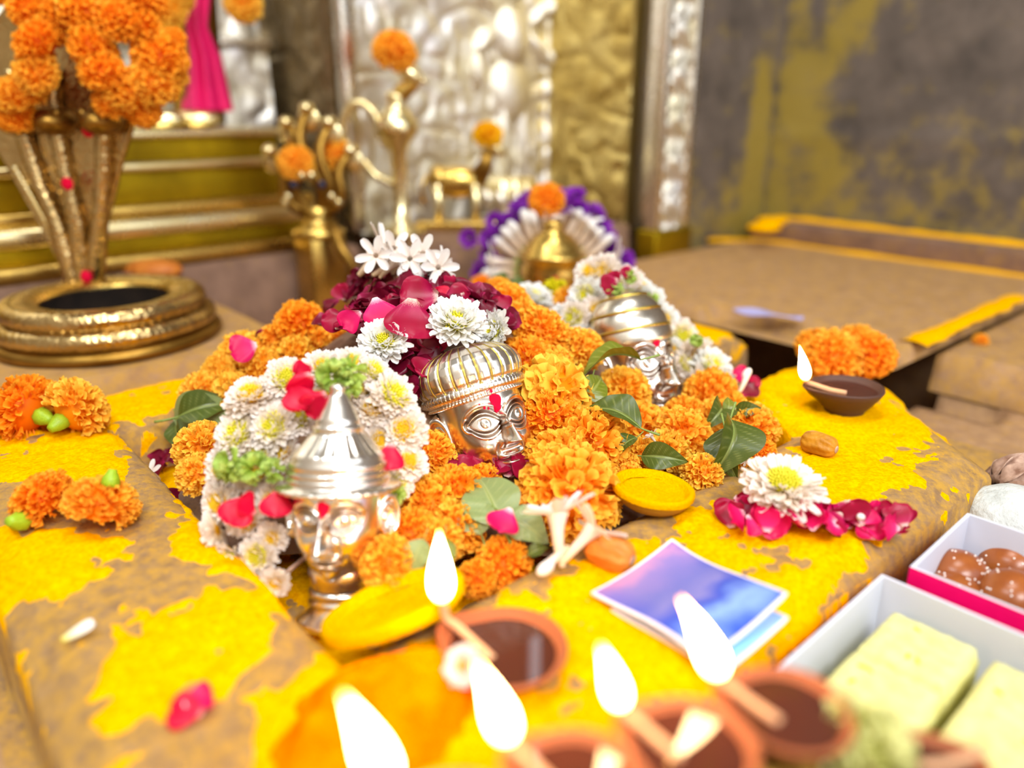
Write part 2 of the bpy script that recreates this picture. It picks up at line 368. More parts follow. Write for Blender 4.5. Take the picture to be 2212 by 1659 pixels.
tag(wall('wall_right', (1.2, 0.72), (1.2, -1.2), FL, ZW, M['stone_wall'], wall_dust2, relief=lambda u, v: -0.006*fbm(u*7, v*7)-0.003*gauss(v-0.155, 0.006)), kind='structure')
for nm, c in (('wall_back', None),):
    tag(wall(nm, (0.52, 0.945), (0.87, 0.945), FL, ZW, M['stone_red']), kind='structure')
    tag(wall('wall_alcove', (0.895, 0.94), (0.895, 0.725), FL, ZW, M['stone_red']), kind='structure')

# embossed metal sheets on the walls
def sheet(name, label, p, q, z0, z1, mat, relief, step=0.0025):
    o = wall(name, p, q, z0, z1, mat, relief=relief, step=step, thick=0.004); return tag(o, label, 'panel')
def deity(u, v):
    """a standing figure in relief: lotus under the feet, legs, skirt, torso, four arms, head with crown"""
    cu = 0.275
    h = swirl(u, v, 1.0, 0.0045)
    for args in ((cu-0.018, 0.16, 0.013, 0.075, 0.016), (cu+0.02, 0.16, 0.013, 0.075, 0.016), (cu, 0.225, 0.04, 0.05, 0.02), (cu, 0.295, 0.032, 0.045, 0.026),
                 (cu-0.052, 0.29, 0.03, 0.012, 0.018, 0.7), (cu+0.055, 0.28, 0.034, 0.012, 0.018, -0.8), (cu-0.066, 0.25, 0.012, 0.03, 0.016), (cu+0.06, 0.335, 0.034, 0.011, 0.016, 0.7),
                 (cu, 0.365, 0.02, 0.026, 0.026), (cu, 0.405, 0.024, 0.03, 0.02), (cu-0.05, 0.345, 0.03, 0.011, 0.014, -0.8)):
        h = np.maximum(h, blob(u, v, *args))
    return -h
sheet('deity_relief', 'embossed silver wall relief with a standing deity in relief', (0.52, 0.92), (0.87, 0.92), 0.04, ZT, M['silver_relief'],
      lambda u, v: -np.where((u < 0.012) | (u > 0.338), 0.01, 0)+deity(u, v))
sheet('silver_sheet', 'embossed silver wall sheet behind the brass pedestal and statue', (-0.5, 1.15), (0.52, 1.15), 0.0, ZT, M['silver_relief'], lambda u, v: -swirl(u, v, 0.9, 0.006), 0.004)
sheet('dark_brass_sheet', 'dark embossed brass sheet on the side of the statue niche', (0.52, 1.148), (0.52, 0.925), 0.0, ZT, M['brass_dark'], lambda u, v: -swirl(u, v, 0.9, 0.006)-np.where(u > 0.2, 0.006, 0))
sheet('scrollwork_relief', 'embossed golden brass sheet covered in scrollwork beside the deity relief', (0.87, 0.92), (0.87, 0.735), 0.03, ZT, M['brass_relief'],
      lambda u, v: -swirl(u, v, 0.9, 0.006)-np.where((u < 0.01) | (u > 0.175), 0.008, 0))
dr = bpy.data.objects['deity_relief']
abbox(MB(), 0.508, 0.528, 0.902, 0.924, 0.045, ZT, 0.003).build('corner_moulding', M['silver_dull'], dr)
pil = thing('silver_pilaster', 'narrow silver pilaster with a carved vine between brass panel and stone wall', 'pilaster', ab(0.9, 0.7, 0))
pil_in = Matrix.Translation(Vector(-np.array(pil.location)))
def rel(o, root): o.parent = root; o.matrix_parent_inverse = Matrix.Translation(-root.location); return o
rel(wall('vine_face', (0.87, 0.70), (0.94, 0.70), 0.035, ZT, M['silver_relief'], relief=lambda u, v: -0.008*np.abs(np.sin((u-0.035+0.012*np.sin(v*110))*130))*sstep(0.012, 0.018, u)*sstep(0.058, 0.052, u)-0.004*fbm(u*90, v*90), step=0.0025), pil)
for a0 in (0.868, 0.93): rel(abbox(MB(), a0, a0+0.012, 0.688, 0.72, 0.035, ZT, 0.003).build('edge_moulding', M['silver_dull']), pil)
rel(abbox(MB(), 0.862, 0.948, 0.682, 0.72, -0.01, 0.035, 0.004).build('base_block', M['olive_brass']), pil)

# platforms of the sanctum floor
def plat(name, label, a0, a1, b0, b1, z1, mat, bevel=0.006, dust=0.0, cut=None, skirt=None):
    step = 0.006; A, B = hgrid(a0, a1, b0, b1, step)
    d = np.minimum(np.minimum(A-a0, a1-A), np.minimum(B-b0, b1-B))
    if cut is not None: d = np.minimum(d, cut(A, B))
    Z = z1+0.003*(fbm(A*14, B*14)-0.5)-bevel*(1-sstep(0, 2.5*bevel, d))**2
    Z = np.where(d < 0.0008, FL-0.001 if skirt is None else z1-skirt, Z)
    o = MB().grid(worldgrid(A, B, Z), t=dust+0*A).build(name, mat)
    return tag(o, label, 'platform')
plat('stone_platform', 'worn brown stone floor platform with a hollowed front edge beneath the dark wall', 0.665, 1.19, 0.255, 0.69, 0.0, M['stone_floor'], 0.004, 0.0,
     cut=lambda a, b: np.where(b < 0.46, np.minimum(a-0.70, 9), a-0.665), skirt=0.016)
plat('stone_block', 'low brown stone block with a square corner beside the drain gap', 0.738, 1.11, -0.5, 0.252, -0.014, M['stone_floor'], 0.004, 0.02)
o = abbox(MB(), 1.115, 1.195, -0.7, 0.69, -0.02, 0.03, 0.006).build('trim_1', M['stone_red']); tag(o, kind='structure')
plat('stone_riser', 'dusky stone riser block carrying the brass stepped pedestal', -0.5, 0.50, 0.87, 1.13, 0.033, M['stone_red'], 0.004, -0.1)
plat('ring_plinth', 'flat beige stone plinth under the brass cobra ring', -0.4, 0.285, 0.618, 0.82, 0.006, M['stone_floor'], 0.004, 0.05)
plat('back_ledge', 'long brown ledge at the foot of the silver panel', 0.53, 0.855, 0.72, 0.90, 0.045, M['stone_red'], 0.004, 0.0)
def streak(name, label, pts, w, h, seed, mat='powder'):
    """a loose ridge of powder along a line"""
    pts = np.array(pts); n = 60; s = np.linspace(0, 1, n); L = np.linspace(0, 1, len(pts))
    c = np.stack([np.interp(s, L, pts[:, k]) for k in range(3)], -1); d = np.gradient(c, axis=0); d /= np.linalg.norm(d, axis=1)[:, None]
    side = np.stack([-d[:, 1], d[:, 0], 0*s], -1); v = np.linspace(-1, 1, 9)
    ww = w*(0.5+1.0*fbm(s*14, seed+0*s)); X = c[:, None, :]+side[:, None, :]*(ww[:, None]*v)[..., None]
    X[..., 2] += h*np.clip(1-v**2, 0, 1)[None]*(0.4+fbm(s*30, seed+3+0*s))[:, None]-0.0008
    return tag(MB().grid(X).build(name, M[mat]), label, 'powder', kind='stuff')
streak('powder_ridge', 'yellow turmeric line along the foot of the dark stone wall', [ab(1.165, 0.67, 0.03), ab(1.16, 0.3, 0.03), ab(1.16, -0.3, 0.03)], 0.012, 0.006, 1)
streak('powder_ridge', 'yellow turmeric line on the floor below the wall ledge', [ab(1.04, 0.72, 0.0), ab(1.105, 0.66, 0.0), ab(1.105, 0.3, 0.0), ab(1.1, -0.2, 0.0)], 0.01, 0.004, 2)
streak('powder_ridge', 'yellow turmeric streak along the square corner edge of the platform', [ab(0.705, 0.259, 0.0), ab(0.82, 0.259, 0.0), ab(0.985, 0.260, 0.0)], 0.012, 0.003, 3)
for px, py in ((1450, 536), (1650, 492), (1668, 478)):
    p = at(px, py, 0.0 if py > 500 else 0.03)
    mb = MB().ball((0, 0, 0), (0.026, 0.02, 0.008), 20, 9); mb.v[0] += 0.004*(fbm(mb.v[0][:, 0]*120, mb.v[0][:, 1]*120, mb.v[0][:, 2]*120)[:, None]-0.5)
    o = mb.build('powder_heap', M['powder']); o.location = p
    tag(o, 'small yellow turmeric heap on the floor at the stone wall', 'powder', 'turmeric heaps at the wall', kind='stuff')

# ------------------------------------------------------------------ the altar slab with its pit and drain channel
def slab_z(a, b):
    wob = 0.004*(fbm(a*30, b*30, 2.2)-0.5)
    cut = ((a-0.49)*-0.102+(b-0.12)*0.095)/0.1394
    do = np.minimum(np.minimum(np.minimum(a-0.01, b-0.118), np.minimum(0.612-b, 0.625-a)), cut)+wob
    pc = ((a-0.434)*-0.067+(b-0.218)*0.051)/0.0842
    dp = np.minimum(np.minimum(np.minimum(a-0.106, 0.487-a), np.minimum(b-0.222, 0.52-b)), pc)-wob
    dc = np.minimum(np.minimum(b-0.297, 0.376-b), a-0.44)-wob
    z = 0.0025*(fbm(a*16, b*16)-0.5)+0.001*(fbm(a*70, b*70)-0.5)
    z = z-0.010*(1-sstep(0, 0.03, do))**2-0.0035*(1-sstep(0, 0.012, -np.maximum(dp, dc)))**2
    z = np.where(dp > 0, z-0.03*sstep(0, 0.004, dp), z)
    z = np.where(dc > 0, np.minimum(z, -0.046*sstep(0, 0.004, dc)), z)
    return np.where(do < 0, FL-0.001, z-0.03*(1-sstep(0, 0.003, do))), do, dp, dc
A, B = hgrid(0.0, 0.635, 0.108, 0.622, 0.002)
Z, do, dp, dc = slab_z(A, B)
tag(MB().grid(worldgrid(A, B, Z), t=0.04*np.ones_like(A)-0.12*(dc > 0)).build('altar_slab', M['stone']), 'square worn stone altar slab with a sunken flower pit', 'altar')

def proj(X):
    y = X[..., 1]; z = X[..., 2]-CAMH; t = y*math.cos(PITCH)-z*math.sin(PITCH); u = y*math.sin(PITCH)+z*math.cos(PITCH)
    t = np.maximum(t, 0.05); return 1106+FPX*X[..., 0]/t, 829.5-FPX*u/t
def inpoly(x, y, poly):
    r = np.zeros(x.shape, bool); n = len(poly)
    for i in range(n):
        (x1, y1), (x2, y2) = poly[i], poly[(i+1) % n]
        c = ((y1 > y) != (y2 > y)) & (x < (x2-x1)*(y-y1)/((y2-y1) if y2 != y1 else 1e-9)+x1); r ^= c
    return r
POWDER = [
    [(-60, 935), (60, 930), (240, 850), (520, 775), (560, 830), (390, 885), (238, 922), (260, 975), (320, 1030), (250, 1040), (160, 1060), (60, 1035), (-60, 1050)],
    [(-60, 1150), (200, 1150), (330, 1190), (250, 1245), (110, 1300), (-60, 1320)],
    [(180, 1500), (270, 1400), (330, 1350), (460, 1255), (560, 1290), (590, 1400), (480, 1520), (330, 1560), (240, 1620), (190, 1560)],
    [(400, 1110), (480, 1170), (560, 1270), (470, 1230), (360, 1200)],
    [(560, 1560), (640, 1470), (960, 1380), (1060, 1290), (1200, 1240), (1330, 1185), (1500, 1100), (1640, 1010), (1740, 965), (1640, 870), (1590, 830), (1640, 780), (1750, 745), (1930, 790), (1950, 880), (2040, 960),
     (2050, 1000), (1960, 1050), (1950, 1150), (1880, 1200), (1830, 1260), (1740, 1330), (1650, 1400), (1540, 1460), (1400, 1540), (1250, 1680), (1100, 1800), (600, 1800), (480, 1700)],
    [(1490, 690), (1540, 690), (1606, 715), (1600, 745), (1500, 745)],
    [(330, 1000), (420, 1000), (500, 1100), (620, 1300), (560, 1290), (440, 1120), (380, 1060)],
]
BARE = [[(820, 1330), (1000, 1310), (1060, 1300), (960, 1370), (760, 1420)], [(1640, 860), (1730, 935), (1770, 960), (1740, 985), (1640, 1040), (1500, 1110), (1490, 1090)]]
st_ = 0.0016
A, B = hgrid(0.012, 0.625, 0.12, 0.61, st_)
Z, do, dp, dc = slab_z(A, B)
PX, PY = proj(worldgrid(A, B, Z))
msk = np.zeros(A.shape)
for pl in POWDER: msk[inpoly(PX, PY, pl)] = 1
for pl in BARE: msk[inpoly(PX, PY, pl)] *= 0.35
msk[dp > 0.004] = np.maximum(msk[dp > 0.004], 0.62)
msk[PY < 690] = 0.62
def blur(m, k):
    for ax in (0, 1):
        c = np.cumsum(np.pad(m, [(k+1, k) if i == ax else (0, 0) for i in (0, 1)], mode='edge'), axis=ax)
        m = (np.take(c, range(2*k+1, c.shape[ax]), ax)-np.take(c, range(0, c.shape[ax]-2*k-1), ax))/(2*k+1)
    return m
msk = blur(blur(msk, 3), 3)
ns = fbm(A*40, B*40, 5.0, 5)
ns2 = fbm(A*150, B*150, 9.0, 3)
th = (msk-0.5)*0.78+(ns-0.5)*1.7+(ns2-0.5)*1.0
th = np.clip(th, -0.25, 0.45)*0.0042+0.0004*(ns2-0.5)
th = np.where((dc > 0.001) | (do < 0.002), -0.01, th)
keep = th > -0.0007
idx = -np.ones(A.shape, int)
quad = keep[:-1, :-1] | keep[1:, :-1] | keep[1:, 1:] | keep[:-1, 1:]
X = worldgrid(A, B, Z+np.maximum(th, -0.0012))
nv_ = A.shape[1]; I, J = np.nonzero(quad)
f = np.stack([I*nv_+J, (I+1)*nv_+J, (I+1)*nv_+J+1, I*nv_+J+1], -1)
used = np.unique(f); rm = -np.ones(A.size, int); rm[used] = np.arange(len(used))
mb = MB(); mb.v = [X.reshape(-1, 3)[used]]; mb.t = [np.zeros(len(used))]; mb.f = rm[f]; mb.m = np.zeros(len(f), np.int32); mb.n = len(used)
tag(link('turmeric_powder', (lambda me: me)(mb.mesh('turmeric_powder', M['powder']))), 'bright yellow turmeric powder strewn over the stone altar slab', 'powder', kind='stuff')
# ------------------------------------------------------------------ flowers, petals and leaves (unit size, scaled where they lie)
def frame(n, spin):
    n = n/np.linalg.norm(n); a = np.array((0, 0, 1.0)) if abs(n[2]) < 0.9 else np.array((1.0, 0, 0))
    t = np.cross(n, a); t /= np.linalg.norm(t); b = np.cross(n, t)
    return math.cos(spin)*t+math.sin(spin)*b, -math.sin(spin)*t+math.cos(spin)*b, n
def marigold_mesh(seed, n=150, wide=0.17, long=0.5, squash=0.82, mat='marigold', polar=2.25, openc=0.0):
    r = np.random.default_rng(seed); mb = MB()
    mb.ball((0, 0, 0), (0.66, 0.66, 0.6*squash), 16, 9, t=0.05)
    U, V = np.meshgrid(np.linspace(-1, 1, 9), np.linspace(0, 1, 5), indexing='ij')
    for i in range(n):
        c = 1-(i+0.5)/n*(1-math.cos(polar)); ph = i*2.39996+r.normal()*0.15; s = math.sqrt(max(0, 1-c*c))
        d = np.array((s*math.cos(ph), s*math.sin(ph), c)); e1, e2, e3 = frame(d+r.normal(size=3)*0.16, r.uniform(0, 6.28))
        w = wide*r.uniform(0.75, 1.25); k = r.uniform(1.5, 2.8); L = long*r.uniform(0.85, 1.12)
        R = w*(0.30+0.42*V+0.34*V**4); ph0 = r.uniform(0, 6.28); fl = r.uniform(0.2, 0.55)
        ang = U*k
        ruf = 0.24*w*V**2*np.sin(U*r.uniform(6, 10)+ph0)
        x = R*np.sin(ang)*1.05; y = -R*np.cos(ang)-0.35*fl*w*V**3; z = L*(V-0.28*V**3*np.abs(fl)*1.2)+ruf*1.3-0.10*w*(U**2)*V
        X = (x[..., None]*e1+(y+ruf)[..., None]*e2+z[..., None]*e3)+d*(1.0-long*0.95)*np.array((1, 1, 1))
        X = X+d*(r.normal()*0.03)
        X[..., 2] *= squash
        mb.grid(X, t=np.clip(0.18+0.75*V+r.normal()*0.08+0*U, 0, 1))
    return mb.mesh('marigold', M[mat])
MAR = {}
for k in range(5): MAR['m%d' % k] = marigold_mesh(10+k, 210, 0.125, 0.46, mat=('marigold', 'marigold', 'marigold_deep', 'marigold', 'marigold_gold')[k])
for k in range(3): MAR['f%d' % k] = marigold_mesh(30+k, 300, 0.095, 0.42, 0.78, mat=('marigold_deep', 'marigold', 'marigold_gold')[k])   # finer ruffles
MAR['open'] = marigold_mesh(50, 80, 0.24, 0.62, 0.62, 'marigold_gold', 1.9)
MAR['lime'] = marigold_mesh(51, 110, 0.17, 0.46, 0.8, 'lime_flower')
MAR['pale'] = marigold_mesh(53, 110, 0.17, 0.46, 0.7, 'pale_flower')
MAR['yellow'] = marigold_mesh(52, 110, 0.17, 0.46, 0.8, 'yellow_flower')
mb = MB().lathe([(0.0, -0.02), (0.2, 0.0), (0.25, 0.1), (0.22, 0.28), (0.14, 0.44), (0.11, 0.52), (0.0, 0.52)], 14, (0, 0, 0), lambda T, R, Z: (R*(1+0.06*np.cos(7*T)), Z)); CALYX = mb.mesh('calyx', M['calyx'])

def petal_grid(L, w, cup, curl, r, nu=5, nv=7, notch=0.06, base=0.35, tip=0.55):
    U, V = np.meshgrid(np.linspace(-1, 1, nu), np.linspace(0, 1, nv), indexing='ij')
    prof = w*(base+(1-base)*np.sin(np.clip(V/0.72, 0, 1)*math.pi/2))*np.where(V > 0.72, np.sqrt(np.clip(1-((V-0.72)/0.30)**2*(1-tip*0.2), 0, 1)), 1)
    x = U*prof; y = L*V*(1-notch*np.abs(U)*V**4)-L*notch*(1-np.abs(U))*(V > 0.97); z = cup*w*U**2+curl*L*V**2
    return x, y, z, U, V
def chrys_mesh(seed, mat='white_petal', rings=((0.92, 26, 2), (0.9, 26, 12), (0.84, 24, 22), (0.76, 22, 34), (0.66, 20, 47), (0.55, 18, 60)), droop=0.0):
    r = np.random.default_rng(seed); mb = MB()
    for q, (L, n, el) in enumerate(rings):
        for i in range(n):
            az = (i+0.5*(q % 2)+r.normal()*0.18)/n*2*math.pi; e = math.radians(el+r.normal()*6)+droop
            x, y, z, U, V = petal_grid(L*r.uniform(0.85, 1.08)-0.14, 0.112*r.uniform(0.85, 1.2), 0.5*r.choice([1, 1, 0.4]), r.uniform(-0.06, 0.16), r)
            tw = r.normal()*0.25; x, z = x*math.cos(tw)-z*math.sin(tw), x*math.sin(tw)+z*math.cos(tw)
            rad = 0.14+y*math.cos(e)-z*math.sin(e); zz = 0.02*q+y*math.sin(e)+z*math.cos(e)
            X = np.stack([rad*math.cos(az)-x*math.sin(az), rad*math.sin(az)+x*math.cos(az), zz], -1)
            mb.grid(X, t=np.clip(V*1.1+r.normal()*0.04, 0, 1))
    return mb.mesh('petals', M[mat])
def disc_mesh(seed, mat='disc', R=0.36):
    r = np.random.default_rng(seed); mb = MB()
    mb.ball((0, 0, 0.14), (R*0.95, R*0.95, 0.16), 18, 9, t=0.1)
    for i in range(110):
        q = math.sqrt((i+0.5)/110); ph = i*2.39996; d = np.array((q*R*math.cos(ph), q*R*math.sin(ph), 0.14+0.16*math.sqrt(max(0, 1-q*q*0.95))))
        n = np.array((q*math.cos(ph), q*math.sin(ph), 0.9)); n /= np.linalg.norm(n); h = 0.075*r.uniform(0.7, 1.4)
        mb.tube([d-n*0.02, d+n*h*0.6, d+n*h], [0.022, 0.025, 0.012], 5, t=np.array([0.2, 0.7, 1.0])[None]*np.ones((5, 1)))
    return mb.mesh('disc', M[mat])
FLATR = ((0.98, 28, -2), (0.95, 27, 4), (0.9, 25, 10), (0.8, 22, 18), (0.68, 18, 28))
CHR = [chrys_mesh(1), chrys_mesh(2, droop=0.05), chrys_mesh(3, 'blush_petal'), chrys_mesh(4, 'blush_petal', droop=-0.1), chrys_mesh(5, 'blush_petal', FLATR)]
DISC = [disc_mesh(1), disc_mesh(2, 'disc_gold', 0.28)]
def rose_petal_mesh(seed, mat):
    r = np.random.default_rng(seed); U, V = np.meshgrid(np.linspace(-1, 1, 11), np.linspace(0, 1, 11), indexing='ij')
    w = (0.16+0.84*np.sin(np.clip(V/0.62, 0, 1)*math.pi/2)**1.2)*np.where(V > 0.62, np.sqrt(np.clip(1-((V-0.62)/0.39)**2.4, 0, 1)), 1)
    a = U*r.uniform(0.5, 1.1); Rr = 0.75/ r.uniform(0.8, 1.2)
    x = 0.62*w*np.sin(a)/np.sin(abs(a).max())*1.0; z = 0.62*w*(1-np.cos(a))*r.uniform(0.6, 1.3)
    th = r.uniform(-0.2, 1.3)*V**1.6; y = np.cumsum(np.cos(th)*0.11, axis=1); z = z*np.cos(th)+np.cumsum(np.sin(th)*0.11, axis=1)
    rim = np.maximum(np.abs(U), V)**6
    z = z+0.12*rim*np.sin(U*4+V*5+r.uniform(0, 6))-0.12*rim*r.uniform(0, 1.6)+0.05*(fbm(U*2+seed, V*2)-0.5)
    mb = MB().grid(np.stack([x, y-0.6, z], -1), t=V)
    me = mb.mesh('rose_petal', M[mat]); return me
ROSE = {k: [rose_petal_mesh(s+i*7, m) for i in range(5)] for k, m, s in (('c', 'rose', 1), ('d', 'rose_dark', 2), ('p', 'rose_pink', 3), ('r', 'rose_red', 4))}
def leaf_meshes(seed, mat, fold=0.5, arch=0.25, wid=0.36):
    r = np.random.default_rng(seed); U, V = np.meshgrid(np.linspace(-1, 1, 17), np.linspace(0, 1, 41), indexing='ij')
    w = wid*np.sin(np.pi*V**0.85)**0.85*(1-0.35*V)+0.0
    x = U*w; z = np.abs(U)*w*fold+arch*np.sin(V*math.pi)*0.5-0.15*V**2+0.015*np.sin(V*17+U*2)*np.abs(U)
    mb = MB().grid(np.stack([x, V, z], -1), t=V)
    me = mb.mesh('blade', M[mat])
    vein = np.clip(1-np.abs(((V*8-np.abs(U)*1.8) % 1)-0.5)/0.09, 0, 1)*0.55*(np.abs(U) > 0.04)+np.clip(1-np.abs(U)/0.07, 0, 1)
    at_ = me.attributes.new('vein', 'FLOAT', 'POINT'); at_.data.foreach_set('value', np.clip(vein, 0, 1).ravel().astype(np.float32))
    V1 = np.linspace(-0.3, 0.97, 26); zz = np.where(V1 > 0, arch*np.sin(np.clip(V1, 0, 1)*math.pi)*0.5-0.15*V1**2, 0.25*V1**2)
    st = MB().tube(np.stack([0*V1, V1, zz-0.004], -1), np.interp(V1, [-0.3, 0, 1], [0.022, 0.013, 0.004]), 7).mesh('stem', M['stem'])
    return me, st
LEAF = {k: leaf_meshes(*a) for k, a in dict(dark=(1, 'leaf', 0.5, 0.3), flat=(2, 'leaf_pale', 0.12, 0.12, 0.46), olive=(3, 'leaf_olive', 0.55, 0.35, 0.34), curl=(4, 'leaf', 0.9, 0.5, 0.4), oflat=(5, 'leaf_olive', 0.2, 0.3, 0.42)).items()}

def solid(o, t):
    m = o.modifiers.new('thickness', 'SOLIDIFY'); m.thickness = t; m.offset = 0; return o
def put(o, loc, n, spin, sc):
    o.location = Vector(loc); aim(o, n, spin); o.scale = (sc, sc, sc) if np.isscalar(sc) else sc; return o
def marigold(loc, r, n, label, group, kind=None, calyx=False, parent=None):
    kind = kind or random.choice(['m0', 'm1', 'm2', 'm3', 'm4', 'f0', 'f1'])
    spin = random.uniform(0, 6.28)
    o = link('marigold', MAR[kind], parent); put(o, loc, n, spin, r*1.14)
    if parent is None: tag(o, label, 'flower', group)
    if calyx:
        c = link('calyx', CALYX, o); c.location = (0, 0, -0.42); c.rotation_euler = (math.pi, 0, 0)
    return o
def chrys(loc, r, n, label=None, group=None, k=None, d=0, parent=None):
    k = random.randrange(4) if k is None else k
    if parent is None:
        root = thing('chrysanthemum', label, 'flower', loc, 0, group); put(root, loc, n, random.uniform(0, 6.28), r)
        link('petals', CHR[k], root); link('disc', DISC[d], root); return root
    o = link('chrysanthemum', CHR[k], parent); put(o, loc, n, random.uniform(0, 6.28), r); link('disc', DISC[d], o); return o
def rosepetal(loc, r, n, kind, label=None, group=None, spin=None, parent=None, k=None):
    o = link('rose_petal', ROSE[kind][random.randrange(5) if k is None else k], parent)
    put(o, loc, n, random.uniform(0, 6.28) if spin is None else spin, r)
    if parent is None: tag(o, label, 'petal', group)
    return o
def leaf(p0, p1, up, kind, label, group=None, roll=0.0):
    """leaf from its stalk p0 to its tip p1"""
    p0, p1 = np.array(p0), np.array(p1); L = np.linalg.norm(p1-p0); y = (p1-p0)/L
    x = np.cross(y, np.array(up, float)); x /= np.linalg.norm(x); z = np.cross(x, y)
    root = thing('leaf', label, 'leaf', p0, 0, group)
    m = Matrix((x, y, z)).transposed() @ Matrix.Rotation(roll, 3, 'Y')
    root.rotation_mode = 'QUATERNION'; root.rotation_quaternion = m.to_quaternion(); root.scale = (L, L, L)
    b, s = LEAF[kind]; link('blade', b, root); link('stem', s, root); return root
def tuberose_meshes(seed, bud=False):
    r = np.random.default_rng(seed); n = 9
    s = np.linspace(0, 1, n); path = np.stack([0.12*s**2*r.uniform(-1, 1.2), 0*s, 0.75*s], -1)
    tb = MB().tube(path, np.interp(s, [0, 0.2, 0.7, 1], [0.035, 0.05, 0.07, 0.12 if not bud else 0.10]), 10, t=np.linspace(0, 0.6, n)[None]*np.ones((10, 1)), cap=bud)
    if bud:
        tb.ball(path[-1], (0.10, 0.10, 0.22), 12, 9, t=0.9); return tb.mesh('tube', M['tuberose']), None
    mb = MB(); c = path[-1]
    for i in range(6):
        az = i*math.pi/3+r.normal()*0.1; e = math.radians(r.uniform(-5, 38))
        x, y, z, U, V = petal_grid(0.36, 0.095, 0.4, r.uniform(-0.1, 0.2), r, 9, 11, -0.12, 0.5)
        rad = 0.06+y*math.cos(e)-z*math.sin(e); zz = y*math.sin(e)+z*math.cos(e)
        mb.grid(np.stack([rad*math.cos(az)-x*math.sin(az), rad*math.sin(az)+x*math.cos(az), zz-0.02], -1)+c, t=0.45+0.55*V)
    return tb.mesh('tube', M['tuberose']), mb.mesh('petals', M['tuberose'])
TUB = [tuberose_meshes(i) for i in range(4)]+[tuberose_meshes(9, True)]
def tuberose(base, tip, label, group, k=0, parent=None, fat=1.35):
    base, tip = np.array(base), np.array(tip); L = np.linalg.norm(tip-base)
    t, p = TUB[k]
    if parent is None:
        root = thing('tuberose', label, 'flower', base, 0, group); put(root, base, tip-base, random.uniform(0, 6.28), L); link('tube', t, root)
    else:
        root = link('tuberose', t, parent); put(root, base, tip-base, random.uniform(0, 6.28), L)
    if p: link('petals', p, root)
    root.scale = (L*fat, L*fat, L)
    return root
